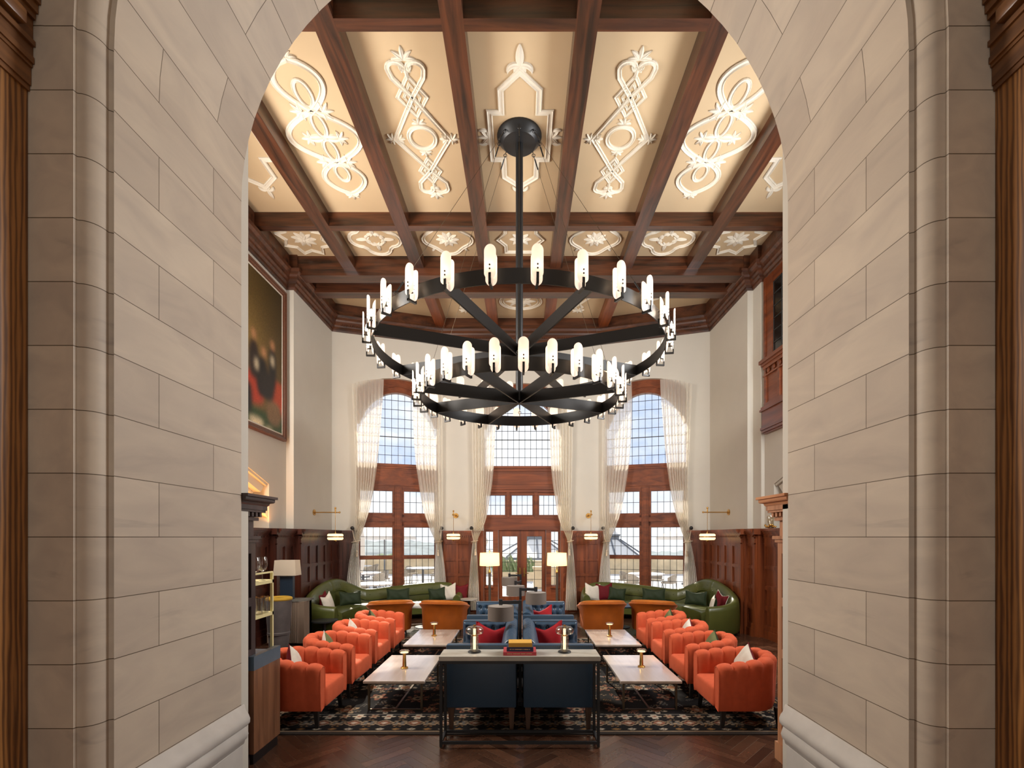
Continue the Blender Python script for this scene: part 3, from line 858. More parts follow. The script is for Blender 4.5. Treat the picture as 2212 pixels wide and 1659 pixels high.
def acanthus(mb, x, y, ang, s):
    leaf(mb, x, y, ang, .15*s, .06*s, .035)
    for k in (-1, 1):
        leaf(mb, x, y, ang + k*.55, .15*s, .055*s, .032, curl=k*.5)
        leaf(mb, x, y, ang + k*1.05, .14*s, .055*s, .03, curl=k*.9)
def rosette(mb, x, y, r, n=8):
    for k in range(n): leaf(mb, x, y, 2*PI*k/n, r, r*.55, .035)
    for k in range(n): leaf(mb, x, y, 2*PI*(k+.5)/n, r*.6, r*.35, .05)
    mb.ball((x, y, CEIL - .03), r*.16, (1, 1, .8), 10, 6)
def ellipse(x, y, a, b, n=32, a0=0, a1=2*PI, close=True):
    return [(x + a*math.cos(a0 + (a1-a0)*k/n), y + b*math.sin(a0 + (a1-a0)*k/n)) for k in range(n if close else n + 1)]
U = PI / 2   # "up" = away from the camera (+y)

def motif_cross(x, name):
    mb = MB()
    pts = [(0, 6.15), (.26, 6.40), (.26, 6.74), (.43, 6.74), (.43, 7.58), (.26, 7.58), (.26, 7.95), (0, 8.17), (-.26, 7.95), (-.26, 7.58), (-.43, 7.58), (-.43, 6.74), (-.26, 6.74), (-.26, 6.40)]
    ribbon(mb, [(x + a, b) for a, b in pts], .085, closed=True)
    fleur(mb, x, 6.08, -U, 1.15); fleur(mb, x, 8.24, U, .9)
    for s in (-1, 1):
        acanthus(mb, x + s*.46, 7.16, 0 if s > 0 else PI, 1.1)
        leaf(mb, x + s*.48, 7.06, -U + s*.9, .14, .06, curl=s*1.0); leaf(mb, x + s*.48, 7.26, U - s*.9, .14, .06, curl=-s*1.0)
    return mb.build(name, M['ornament'], ceiling)
def motif_heart(x, name):
    mb = MB()
    for s in (-1, 1):
        pts = []
        # scroll inside the heart, lobe, then straight to the far side
        for k in range(11):
            a = PI*1.15 - k / 10 * PI * 1.25
            pts.append((s*(.125 + .105*math.cos(a)), 6.115 - .095*math.sin(a)))
        pts += [(s*.205, 6.23), (0, 6.51), (-s*.405, 7.19), (0, 7.82), (s*.215, 8.07)]
        for k in range(11):
            a = -.10*PI + k / 10 * PI * 1.2
            pts.append((s*(.125 + .105*math.cos(a)), 8.20 + .09*math.sin(a)))
        ribbon(mb, [(x + a, b) for a, b in pts], .062)
    for yc, r in ((6.51, .20), (7.82, .17)):
        ribbon(mb, [(x, yc - r*1.5), (x + r, yc), (x, yc + r*1.5), (x - r, yc)], .045, .02, True)
        ribbon(mb, [(x, yc - r*.95), (x + r*.55, yc), (x, yc + r*.95), (x - r*.55, yc)], .03, .018, True)
    ribbon(mb, ellipse(x, 7.17, .195, .195), .06, .03, True)
    for s in (-1, 1):
        acanthus(mb, x + s*.43, 7.19, 0 if s > 0 else PI, .75); acanthus(mb, x + s*.36, 7.19, PI if s > 0 else 0, .7)
    acanthus(mb, x, 6.93, -U, .75); acanthus(mb, x, 7.42, U, .7)
    acanthus(mb, x, 6.00, -U, 1.15); acanthus(mb, x, 8.32, U, 1.0)
    fleur(mb, x, 6.12, U, .55); fleur(mb, x, 8.19, -U, .5)
    return mb.build(name, M['ornament'], ceiling)
def motif_knot(x, name):
    mb = MB()
    ys = (5.98, 6.72, 7.63, 8.33); ws = (.31, .52, .32)
    for s in (-1, 1):
        pts = []; sg = s
        for j in range(3):
            for k in range(0 if j == 0 else 1, 17):
                t = k / 16
                w = ws[j] * math.sin(PI * t) ** (.75 if j != 1 else .85)
                if j == 0: w = ws[0] * (math.sin(PI * t ** .8)) ** .85
                pts.append((x + sg * w, ys[j] + (ys[j+1] - ys[j]) * t))
            sg = -sg
        ribbon(mb, pts, .085)
    for yc, a, b in ((6.46, .10, .20), (6.95, .085, .20), (7.40, .085, .20), (7.86, .10, .17)):
        ribbon(mb, ellipse(x, yc, a, b, 24), .055, .024, True)
    for s in (-1, 1):
        a = 0 if s > 0 else PI
        acanthus(mb, x + s*.14, 6.72, a, 1.15); acanthus(mb, x + s*.16, 7.63, a, 1.05)
        leaf(mb, x + s*.03, 7.16, a - .35*s, .22, .07, .04, curl=.7*s); leaf(mb, x + s*.03, 7.20, a + .35*s, .22, .07, .04, curl=-.7*s)
        acanthus(mb, x + s*.20, 7.18, a, 1.0)
        leaf(mb, x + s*.03, 5.98, -U + s*.5, .12, .05, .04, curl=s*1.8); leaf(mb, x + s*.03, 8.33, U - s*.5, .10, .05, .04, curl=-s*1.8)
    acanthus(mb, x, 5.97, -U, .8); acanthus(mb, x, 8.34, U, .9)
    return mb.build(name, M['ornament'], ceiling)
XC = -.025
motif_cross(XC, 'plaster_relief')
motif_heart(-1.475, 'plaster_relief'); motif_heart(1.465, 'plaster_relief')
motif_knot(-2.92, 'plaster_relief'); motif_knot(2.91, 'plaster_relief')
motif_cross(-4.33, 'plaster_relief'); motif_cross(4.28, 'plaster_relief')
def star(x, y, r0, r1, n): return [(x + (r0 if k % 2 == 0 else r1)*math.cos(2*PI*k/(2*n) + PI/8), y + (r0 if k % 2 == 0 else r1)*math.sin(2*PI*k/(2*n) + PI/8)) for k in range(2*n)]
def quatre(x, y, r):
    p = []
    for q in range(4):
        a0 = q*PI/2
        cx, cy = x + r*.55*math.cos(a0), y + r*.55*math.sin(a0)
        for k in range(9): a = a0 - PI*.45 + k/8*PI*.9; p.append((cx + r*.5*math.cos(a), cy + r*.5*math.sin(a)))
    return p
for x, kind in ((XC, 'sq'), (-1.475, 'rd'), (1.465, 'rd'), (-2.92, 'qf'), (2.91, 'qf'), (-4.33, 'st'), (4.28, 'st')):
    mb = MB(); y = 9.62
    if kind == 'sq':
        ribbon(mb, [(x-.3,y-.42),(x+.3,y-.42),(x+.3,y-.2),(x+.45,y),(x+.3,y+.2),(x+.3,y+.42),(x-.3,y+.42),(x-.3,y+.2),(x-.45,y),(x-.3,y-.2)], .07, closed=True); rosette(mb, x, y, .22)
    elif kind == 'rd':
        p = []
        for k in range(48):
            a = 2*PI*k/48; r = .44 + .05*math.cos(4*a); p.append((x + r*math.cos(a), y + r*math.sin(a)))
        ribbon(mb, p, .07, closed=True); rosette(mb, x, y, .23, 10)
        for q in range(4): leaf(mb, x + .43*math.cos(q*U+PI/4), y + .43*math.sin(q*U+PI/4), q*U+PI/4, .10, .06)
    elif kind == 'qf':
        ribbon(mb, quatre(x, y, .48), .07, closed=True)
        for q in range(4): fleur(mb, x + .16*math.cos(q*U), y + .16*math.sin(q*U), q*U, .9)
    else:
        ribbon(mb, star(x, y, .5, .36, 8), .06, closed=True); rosette(mb, x, y, .24, 9)
    mb.build('plaster_rosette', M['ornament'], ceiling)
for x, kind in ((XC, 0), (-1.475, 1), (1.465, 1), (-3.0, 2), (3.0, 2)):
    mb = MB(); y = 12.15 if kind < 2 else 11.85
    if kind == 0:
        ribbon(mb, ellipse(x, y, .52, .42), .06, .02, True); ribbon(mb, ellipse(x, y, .44, .35), .03, .015, True)
        for s in (-1, 1): acanthus(mb, x + s*.05, y, 0 if s > 0 else PI, 2.2)
        fleur(mb, x, y + .06, U, 1.0); leaf(mb, x, y + .42, U, .3, .1)
    elif kind == 1:
        ribbon(mb, ellipse(x, y - .35, .25, .18), .04, .02, True)
        ribbon(mb, [(x - .45, y - .55), (x + .1, y + .3), (x, y + .5)], .05); ribbon(mb, [(x + .45, y - .55), (x - .1, y + .3), (x, y + .5)], .05)
        acanthus(mb, x, y + .45, U, 1.2)
    else:
        ribbon(mb, ellipse(x, y, .45, .3), .05, .02, True); rosette(mb, x, y, .2)
    mb.build('plaster_rosette', M['ornament'], ceiling)

# ================================================================== chandelier
CX, CY = -.035, 7.15
root = thing('chandelier', 'huge two-tier black iron ring chandelier with frosted glass lamps hanging from the ceiling', 'chandelier', (CX, CY, 0))
IR = M['iron']
mb = MB()
mb.lathe([(.0, CEIL), (.33, CEIL), (.33, CEIL - .015), (.325, CEIL - .03), (.245, CEIL - .12), (.24, CEIL - .125), (0, CEIL - .125)], n=40)
can = mb.build('ceiling_canopy', M['black_metal'], root)
mb = MB(); mb.cyl((0, 0, 4.06), (0, 0, CEIL - .12), .054, n=20); mb.build('centre_pole', M['black_metal'], root)
tiers = [(2.086, 4.708, .165), (1.43, 4.022, .170)]
for ti, (R, zb, h) in enumerate(tiers):
    mb = MB(); n = 96
    R4 = [[(( R - .012 * q)*math.cos(2*PI*k/n), (R - .012 * q)*math.sin(2*PI*k/n), zb + z) for q, z in ((0, 0), (0, h), (1, h), (1, 0))] for k in range(n)]
    mb.loft(R4, True, False, True, wrap=True)
    mb.build('ring', IR, root, angle=30)
    for k in range(4):
        a = PI/8 + k * PI/4
        mb = MB(); c, s = math.cos(a), math.sin(a)
        mb.bar((-(R-.012)*c, -(R-.012)*s, zb + h/2), ((R-.012)*c, (R-.012)*s, zb + h/2), .022, h - .002 - k*.001)
        mb.build('cross_arm', IR, root)
# one lamp: forked bracket, two frosted plates with studs, candle bulb
def lamp_parts():
    br = MB()      # local: x = outwards from the ring, z = up from the ring's lower edge
    br.box(0, .02, -.013, .013, -.045, .05); br.box(0, .125, -.013, .013, -.058, -.036); br.box(.105, .125, -.013, .013, -.058, .06)
    br.cyl((.0675, 0, .055), (.0675, 0, .10), .011, n=8); br.box(.05, .125, -.011, .011, .045, .056)
    for z in (.10, .14):
        br.cyl((.012, 0, z), (.125, 0, z), .0032, n=6)
        for x in (.010, .123): br.cyl((x - .003, 0, z), (x + .003, 0, z), .009, n=8)
    plates = []
    for x0, z0, z1 in ((.020, -.03, .315), (.113, .005, .355)):
        g = MB(); w = .062; n = 10; rows = []
        prof = []
        for k in range(n + 1):
            a = -PI/2 + (PI/2) * k / n; prof.append((z0 + w + w*math.sin(a), w*math.cos(a)))
        for k in range(n + 1):
            a = (PI/2) * k / n; prof.append((z1 - w + w*math.sin(a), w*math.cos(a)))
        sg = 1 if x0 > .06 else -1
        for side in (-1, 1):
            P = []
            for z, hw in prof:
                hw = max(hw, .002)
                P.append([(x0 + side*.004 - sg*.012*(q*q)*(hw/w)**2, q*hw, z) for q in (-1, -.5, 0, .5, 1)])
            g.loft(P, closed=False, cap=False, smooth=True)
        # rim
        left = [(x0 - .004 - sg*.012*(hw/w)**2, -max(hw,.002), z) for z, hw in prof] + [(x0 - .004 - sg*.012*(hw/w)**2, max(hw,.002), z) for z, hw in prof[::-1]]
        right = [(a + .008, b, c) for a, b, c in left]
        g.loft([left, right], closed=True, cap=False, smooth=False)
        plates.append(g)
    bl = MB(); bl.lathe([(.004, .095), (.011, .10), (.017, .125), (.016, .15), (.008, .185), (.001, .20)], (.0675, 0, 0), n=10)
    return br, plates, bl
br, plates, bl = lamp_parts()
proto = None
rot = [(1.25, tiers[0]), (2.1, tiers[1])]
for ti, (R, zb, h) in enumerate(tiers):
    for k in range(28):
        a = -PI/2 + (PI/28 if ti == 0 else 0) + 2*PI*k/28 + math.radians(-1.25 if ti == 0 else 2.1)
        if proto is None:
            o = br.build('candle_lamp', IR, root)
            ch = [g.build('glass_shade', M['frost'], o) for g in plates] + [bl.build('bulb', M['bulb'], o)]
            proto = o
        else:
            o = proto.copy(); COL.objects.link(o); o.parent = root
            for c in list(proto.children):
                d = c.copy(); COL.objects.link(d); d.parent = o
        o.location = ((R)*math.cos(a), (R)*math.sin(a), zb); o.rotation_euler = (0, 0, a)
# suspension cables with turnbuckles
for ti, (R, zb, h) in enumerate(tiers):
    for k in range(4):
        a = PI/8 + PI/8 + k * PI/2 + (0 if ti == 0 else PI/4)
        p0 = Vector((.29*math.cos(a), .29*math.sin(a), CEIL - .09)); p1 = Vector(((R-.02)*math.cos(a), (R-.02)*math.sin(a), zb + h + .03))
        mb = MB(); mb.cyl(p0, p1, .0028, n=5); cab = mb.build('suspension_cable', M['bronze'], root)
        d = (p1 - p0).normalized()
        for c, e, zz in ((p0, 1, CEIL - .06), (p1, -1, zb + h - .01)):
            tb = MB(); q0 = c + d*(.03*e)
            tb.cyl(c + d*(.08*e), c + d*(.22*e), .010, n=6)
            tb.tube([q0 + Vector((.024*math.cos(q*PI/5), 0, .024*math.sin(q*PI/5))) for q in range(10)], .005, 5, closed=True)
            tb.cyl(c, (c.x, c.y, zz), .006, n=6); tb.cyl(q0, c + d*(.09*e), .005, n=5); tb.build('turnbuckle', M['black_metal'], cab)
# ================================================================== seating
def catmull(P, n):
    P = np.array(P, float); out = []
    m = len(P)
    for i in range(m - 1):
        p0 = P[max(i-1, 0)]; p1 = P[i]; p2 = P[i+1]; p3 = P[min(i+2, m-1)]
        k = n if i < m - 2 else n + 1
        for j in range(k):
            t = j / n
            out.append(.5*((2*p1) + (p2-p0)*t + (2*p0-5*p1+4*p2-p3)*t*t + (3*p1-p0-3*p2+p3)*t**3))
    return np.array(out)
def tub_path(a, yf, b, n):
    """U-shaped plan: arm, elliptical back, arm; returns (x, y, nx, ny, s) samples, front of left arm first."""
    pts = []
    for k in range(200): pts.append((-a, yf * (1 - k/200)))
    for k in range(400): t = PI - PI*k/400; pts.append((a*math.cos(t), b*math.sin(t)))
    for k in range(201): pts.append((a, yf * k/200))
    P = np.array(pts); d = np.r_[0, np.cumsum(np.hypot(*np.diff(P, axis=0).T))]
    s = np.linspace(0, d[-1], n)
    x = np.interp(s, d, P[:,0]); y = np.interp(s, d, P[:,1])
    tx = np.gradient(x); ty = np.gradient(y); l = np.hypot(tx, ty)
    return x, y, -ty/l, tx/l, s/d[-1]
def tub_shell(a, yf, b, t, z0, Harm, Hback, channels, bulge, roll=0.0, flare=0.0, zin=.30, per=6):
    n = (channels * per + 1) if channels else 61
    x, y, nx, ny, s = tub_path(a, yf, b, n)
    mb = MB(); R = []
    for i in range(n):
        u = s[i]
        k = abs(math.sin(PI * channels * u)) ** .55 if channels else 1.0
        B = bulge * k
        H = Harm + (Hback - Harm) * math.sin(PI * u) ** 1.2 - (bulge * 1.1) * (1 - k)
        o = t / 2; f = flare
        sec = [(o*.72, z0), (o*.95 + B*.25, z0 + .06), (o + B*.5 + f*.2, z0 + .5*(H-z0)), (o + B*.8 + f*.7, H - .12), (o + B + f + roll*.6, H - .06), (o*.9 + B*.9 + f + roll, H - .035)]
        for q in range(1, 6):
            an = PI * q / 6
            sec.append(((o*.85 + B*.8 + roll*.8)*math.cos(an) + f, H - .035 + (.035 + roll*.25)*math.sin(an)))
        sec += [(-o*.95 - B*.9, H - .045), (-o - B, H - .12), (-o - B*.8, H - .24), (-o*.9, zin), (-o*.5, z0 + .02)]
        R.append([(x[i] + nx[i]*c, y[i] + ny[i]*(c), z) for c, z in sec])
    mb.loft(R, closed=True, cap=True, smooth=True)
    return mb, R
def piping(R, r):
    mb = MB()
    for ring in (R[0], R[-1]): mb.tube(ring, r, 6, closed=True)
    return mb
# ---- coral channel-tufted tub chairs
def make_tub():
    root = thing('tub_chair', 'coral', 'armchair')
    sh, R = tub_shell(.325, -.37, .30, .12, .20, .69, .765, 11, .024)
    sh.build('backrest', M['coral'], root, angle=60)
    for ring in (R[0], R[-1]):
        mb = MB(); mb.tube(ring, .006, 6, closed=True); mb.build('piping', M['coral'], root)
    mb = MB(); mb.rbox(-.275, .275, -.395, .24, .205, .435, .045, 3); mb.build('seat', M['coral'], root)
    for sx in (-1, 1):
        for yy in (-.30, .27):
            mb = MB(); mb.loft([[(sx*(.325) + a*.026, yy + b*.026, .23) for a, b in ((-1,-1),(1,-1),(1,1),(-1,1))], [(sx*(.335) + a*.016, yy*1.06 + b*.016, 0) for a, b in ((-1,-1),(1,-1),(1,1),(-1,1))]], True, True, False)
            mb.build('leg', M['black_wood'], root)
    return root
tub = make_tub(); first = True
CH_Y = [5.49, 6.46, 7.43, 8.40]
rlab = ['coral channel-tufted tub chair nearest the arch in the right row', 'second coral tub chair from the arch in the right row', 'third coral tub chair from the arch in the right row', 'coral tub chair at the window end of the right row']
llab = ['coral channel-tufted tub chair nearest the arch in the left row', 'second coral tub chair from the arch in the left row', 'third coral tub chair from the arch in the left row', 'coral tub chair at the window end of the left row']
jr = random.Random(3)
for side, labs in ((1, rlab), (-1, llab)):
    for i, y in enumerate(CH_Y):
        x = 2.46 if side > 0 else -2.50
        rz = (-PI/2 if side > 0 else PI/2) + jr.uniform(-.02, .02)
        if first: tub.location = (x, y, 0); tub.rotation_euler = (0, 0, rz); tag(tub, labs[i], 'armchair', 'coral tub chairs'); first = False
        else: dup(tub, (x, y, 0), rz, labs[i], 'coral tub chairs')
# ---- mustard velvet tub chairs, backs to the camera
def make_mustard():
    root = thing('velvet_armchair', 'mustard', 'armchair')
    sh, R = tub_shell(.37, -.36, .34, .11, .13, .60, .74, 0, .0, roll=.06, flare=.018, zin=.30)
    sh.build('backrest', M['mustard'], root, angle=60)
    mb = MB(); mb.tube([tuple((Vector(r[6]) + Vector(r[9]))/2 + Vector((0, 0, -.012))) for r in R[::2]], .052, 10); mb.build('rolled_rim', M['mustard_lit_rim'], root)
    mb = MB(); mb.rbox(-.32, .32, -.38, .28, .16, .42, .05, 3); mb.build('seat', M['mustard'], root)
    for sx in (-1, 1):
        for yy in (-.28, .24):
            mb = MB(); mb.cyl((sx*.28, yy, .17), (sx*.30, yy*1.05, 0), .02, .013, 8); mb.build('leg', M['black_wood'], root)
    return root
mus = make_mustard(); g = 'mustard velvet armchairs'
mus.location = (1.70, 10.12, 0); mus.rotation_euler = (0, 0, PI + .05)
tag(mus, 'mustard velvet armchair left of the two before the right green sofa', 'armchair', g)
dup(mus, (2.74, 10.12, 0), PI - .32, 'mustard velvet armchair behind the far coral chair on the right side', g)
dup(mus, (-1.65, 10.12, 0), PI - .12, 'mustard velvet armchair right of the two before the left green sofa', g)
dup(mus, (-2.74, 10.12, 0), PI + .3, 'mustard velvet armchair behind the far coral chair on the left side', g)

# ---- curved green leather sofas
GP = [(1.62,12.02,.60),(1.60,12.34,.66),(1.74,12.62,.80),(2.05,12.74,.86),(2.6,12.63,.845),(3.3,12.38,.79),(3.88,12.16,.745),(4.2,11.98,.88),(4.42,11.68,1.03),(4.5,11.28,1.04),(4.54,10.8,.95),(4.53,10.36,.82),(4.42,10.05,.72),(4.16,9.92,.645),(3.80,9.90,.61)]
def green_sofa(sg, label):
    root = thing('curved_sofa', label, 'sofa', (sg*3.4, 11.6, 0), 0, 'curved green leather sofas')
    off = Vector((sg*3.4, 11.6, 0))
    S = catmull(GP, 10); n = len(S)
    tx = np.gradient(S[:,0]); ty = np.gradient(S[:,1]); l = np.hypot(tx, ty)
    N = np.stack([-ty/l, tx/l], 1)           # outward (towards the wall)
    def pt(i, o, z): return (sg*(S[i,0] + N[i,0]*o) - off.x, S[i,1] + N[i,1]*o - off.y, z)
    cuts = [(0, 61, 'backrest'), (61, 91, 'backrest'), (91, n - 1, 'backrest')]
    for a, b, nm in cuts:
        R = []
        for i in range(a, b + 1):
            H = S[i,2]; e = 0.0
            if i in (a, b): e = .006
            sec = [(.07, .06), (.10 - e, .14), (.10 - e, .4), (.09 - e, H - .10), (.075 - e, H - .03 - e), (.03, H - e), (-.02, H + .004 - e), (-.06 + e, H - .02 - e), (-.095 + e, H - .08), (-.125 + e, H - .2), (-.12 + e, max(H - .27, .44)), (-.085, max(H - .285, .43)), (-.10, .40), (-.07, .06)]
            R.append([pt(i, o, z) for o, z in sec])
        mb = MB(); mb.loft(R, True, True, True); mb.build(nm, M['green'], root, angle=50)
    mb = MB(); R = []
    for i in range(18, 117):
        R.append([pt(i, o, z) for o, z in ((-.07, .14), (-.07, .40), (-.12, .43), (-.40, .45), (-.60, .44), (-.66, .41), (-.67, .36), (-.65, .14))])
    mb.loft(R, True, True, True); mb.build('seat', M['green'], root, angle=50)
    mb = MB(); R = []
    for i in range(3, n - 3, 2): R.append([pt(i, o, z) for o, z in ((.05, .0), (.05, .08), (-.05, .08), (-.05, .0))])
    mb.loft(R, True, True, False); mb.build('plinth', M['black_wood'], root)
    # tufting buttons
    mb = MB(); d = 0; last = None
    for i in range(14, n - 18):
        if last is None or math.hypot(S[i,0]-last[0], S[i,1]-last[1]) > .19:
            last = S[i]; mb.ball(pt(i, -.106, S[i,2] - .13), .013, (1, 1, 1), 8, 6)
            if S[i,2] > .9 and i + 1 < n: mb.ball(pt(i + 1, -.122, S[i,2] - .22), .013, (1, 1, 1), 8, 6)
    mb.build('button_tufting', M['green'], root)
    return root
green_sofa(1, 'curved green leather sofa by the right bay window')
green_sofa(-1, 'curved green leather sofa by the left bay window')

# ---- tufted navy leather sofas, back to back
def navy_sofa(sg, xs, y0, L, label, cush=True):
    root = thing('tufted_sofa', label, 'sofa', (xs, y0, 0), 0, 'navy leather sofas back to back')
    W = .735
    def X(a): return sg * a
    def bx(mb, a, b, y, yy, z, zz, r=.015):
        x0, x1 = sorted((X(a), X(b))); mb.rbox(x0, x1, y, yy, z, zz, r, 2)
    T = .105
    # outer arm panels
    for k, (ya, yb) in enumerate(((0, T), (L - T, L))):
        mb = MB(); bx(mb, 0.0, W, ya, yb, .265, .925, .018)
        arm = mb.build('arm', M['navy'], root)
        mb = MB()
        for yy in ((ya + .006), (yb - .006)):
            for q in range(33): mb.ball((X(.02 + q*(W-.04)/32), yy, .908 ), .0075, (1,1,1), 6, 4)
        mb.build('nailhead_trim', M['bronze'], arm)
        # inner tufted face
        yi = yb if k == 0 else ya; dr = 1 if k == 0 else -1
        nu, nv = 46, 30
        u = np.linspace(.16, W - .01, nu); v = np.linspace(.44, .905, nv)
        UU, VV = np.meshgrid(u, v)
        bulge = np.full(UU.shape, .045); 
        edge = np.minimum(np.minimum(UU - .16, W - .01 - UU), np.minimum(VV - .44, .905 - VV))
        bulge *= np.clip(edge / .05, 0, 1) ** .5
        pts = []
        for r_, zz in enumerate((.83, .68, .53)):
            for c_ in range(6):
                pts.append((.22 + c_*.11 + (.055 if r_ % 2 else 0), zz))
        for (px, pz) in pts:
            d2 = ((UU - px)**2 + (VV - pz)**2); bulge -= .04*np.exp(-d2/.0009) + .012*np.exp(-d2/.004)
        # diagonal folds
        for (px, pz) in pts:
            for (qx, qz) in pts:
                if abs(abs(qx-px) - .055) < .01 and qz < pz:
                    t = np.clip(((UU-px)*(qx-px) + (VV-pz)*(qz-pz)) / ((qx-px)**2 + (qz-pz)**2), 0, 1)
                    d2 = (UU - px - t*(qx-px))**2 + (VV - pz - t*(qz-pz))**2
                    bulge -= .012*np.exp(-d2/.00012)
        P = np.stack([sg*UU, yi + dr*np.maximum(bulge, -.004), VV], -1)
        grid_obj('tufting', P, M['navy'], arm)
        mb = MB()
        for (px, pz) in pts:
            if px < W - .03: mb.ball((X(px), yi + dr*.006, pz), .012, (1, .7, 1), 8, 6)
        mb.build('button_tufting', M['navy'], arm)
    # channelled backrest
    mb = MB(); R = []; ny = 21*6
    for i in range(ny + 1):
        y = T + (L - 2*T) * i / ny; k = abs(math.sin(PI * i / 6)) ** .6
        b = .016 * k
        R.append([(X(o), y, z) for o, z in ((.0, .265), (.0, .93), (.02, .945 + b*.5), (.06, .95 + b), (.10, .94 + b), (.135 + b, .90), (.165 + b, .80), (.20 + b, .62), (.23 + b*.5, .44), (.23, .265))])
    mb.loft(R, True, True, True); mb.build('backrest', M['navy'], root, angle=70)
    mb = MB(); bx(mb, .02, W - .02, T - .01, L - T + .01, .265, .36, .01); bx(mb, .18, W + .01, T + .004, L - T - .004, .35, .47, .035); mb.build('seat', M['navy'], root)
    for a in (.05, W - .05):
        for y in (.055, L - .055):
            mb = MB(); mb.loft([[(X(a) + p*.032, y + q*.026, .27) for p, q in ((-1,-1),(1,-1),(1,1),(-1,1))], [(X(a) + p*.018, y + q*.016, 0) for p, q in ((-1,-1),(1,-1),(1,1),(-1,1))]], True, True, False)
            mb.build('leg', M['leg_wood'], root)
    return root
navy_sofa(-1, -.056, 5.04, 1.57, 'navy leather sofa behind the console, left of the two nearest')
navy_sofa(1, .016, 5.04, 1.57, 'navy leather sofa behind the console, right of the two nearest')
navy_sofa(-1, -.056, 6.93, 1.57, 'tufted navy sofa farther back on the left of the centre line')
navy_sofa(1, .016, 6.93, 1.57, 'tufted navy sofa farther back on the right of the centre line')

# ================================================================== cushions
def pillow_grid(w, h, t, side, n=18, chop=.0):
    u = np.linspace(-1, 1, n); U2, V2 = np.meshgrid(u, u)
    k = 1 - .07*(1 - np.abs(V2)**2)*np.abs(U2)**3; kk = 1 - .07*(1 - np.abs(U2)**2)*np.abs(V2)**3
    x = U2*w/2*k; z = V2*h/2*kk - chop*h*np.clip(V2, 0, 1)**2*np.clip(1 - np.abs(U2)*1.15, 0, 1)**.8
    d = t/2*((1 - np.abs(U2)**2.6)*(1 - np.abs(V2)**2.6))**.55
    d += .006*np.sin(9*U2 + 4*V2)*(1-U2**2)*(1-V2**2)
    return np.stack([x, side*d, z], -1)
def cushion(label, loc, w, h, rx, ry, rz, mfront, mback=None, group=None, pipe=None, name='cushion', chop=0.0):
    """front of the cushion looks along local -y."""
    a = grid_obj(name, pillow_grid(w, h, .13, -1, chop=chop), M[mfront])
    tag(a, label, 'cushion', group)
    b = grid_obj('reverse_side', pillow_grid(w, h, .13, 1, chop=chop), M[mback or mfront], a)
    mb = MB(); P = pillow_grid(w, h, .13, 0, chop=chop); ring = list(P[0]) + list(P[1:, -1]) + list(P[-1, :-1][::-1]) + list(P[1:-1, 0][::-1])
    mb.tube([tuple(p) for p in ring], .006, 5, closed=True); mb.build('piping', M[pipe or mback or mfront], a)
    a.location = loc; a.rotation_mode = 'XYZ'; a.rotation_euler = (rx, ry, rz)
    return a
# in the coral chairs (standing on a corner against the back)
ctab_r = [('cream', 'burgundy', 'cream cushion with dark reverse in the right coral chair nearest the arch'), ('sage', 'green_velvet', 'olive green cushion in the second coral chair from the arch on the right'), ('cream', 'burgundy', 'cream cushion with dark reverse in the third coral chair on the right'), ('sage', 'green_velvet', 'green cushion in the coral chair at the window end on the right')]
ctab_l = [('cream', 'burgundy', 'cream cushion with burgundy reverse in the left coral chair nearest the arch'), ('sage', 'cream', 'olive green cushion in the second coral chair from the arch on the left'), ('cream', 'cream', 'white cushion in the third coral chair from the arch on the left'), ('sage', 'green_velvet', 'green cushion in the coral chair at the window end on the left')]
for side, tab in ((1, ctab_r), (-1, ctab_l)):
    for i, (a, b, lab) in enumerate(tab):
        x = 2.46 if side > 0 else -2.50
        cushion(lab, (x + side*.10, CH_Y[i] + .05, .60 if i == 0 else .565), .34, .34, -.30, .62, (-PI/2 - .1 if side > 0 else PI/2 + .1), a, b, 'cushions in the coral chairs')
# on the navy sofas
cushion('large red velvet cushion on the near left navy sofa', (-.36, 6.26, .71), .48, .46, -.34, .10, .25, 'red_velvet', chop=.2, group='red cushions on the navy sofas')
cushion('large red velvet cushion on the near right navy sofa', (.31, 6.28, .71), .48, .46, -.34, -.18, -.35, 'red_velvet', chop=.2, group='red cushions on the navy sofas')
cushion('small red velvet cushion on the far right navy sofa', (.31, 8.12, .68), .44, .42, -.34, -.18, -.35, 'red_velvet', chop=.2, group='red cushions on the navy sofas')
# on the green sofas
G = 'cushions on the green sofas'
def gcush(px, py, Y, w, h, rz, mf, lab, ry=0.0, mb_=None, pipe=None, rx=-.22):
    p = at(px, py, Y); cushion(lab, (p[0], Y, max(p[2], .46 + h*.5*.93)), w, h, rx, ry, rz, mf, mb_, G, pipe, chop=.16 if h > .35 else .10)
gcush(1280, 1285, 12.30, .42, .42, .30, 'cream', 'white cushion at the inner end of the right green sofa', .12)
gcush(1306, 1283, 12.36, .42, .42, .05, 'burgundy', 'burgundy cushion beside the white one on the right green sofa', -.05)
gcush(1333, 1293, 12.26, .42, .32, -.15, 'green_velvet', 'square dark green cushion beside the burgundy one on the right sofa', .12)
gcush(1412, 1292, 12.06, .56, .32, -.30, 'green_velvet', 'long dark green cushion in the middle of the right green sofa')
gcush(1503, 1298, 11.42, .50, .32, -.62, 'green_velvet', 'long dark green cushion near the corner of the right green sofa')
gcush(1556, 1302, 10.55, .40, .40, -1.35, 'burgundy', 'burgundy cushion with pale edging at the outer end of the right sofa', .25, 'cream', 'cream')
gcush(1541, 1307, 10.22, .36, .36, -1.9, 'cream', 'white cushion with dark edging at the outer end of the right sofa', .1, 'green_velvet', 'green_velvet')
gcush(968, 1284, 12.30, .42, .42, -.25, 'cream', 'white cushion at the inner end of the left green sofa', -.12)
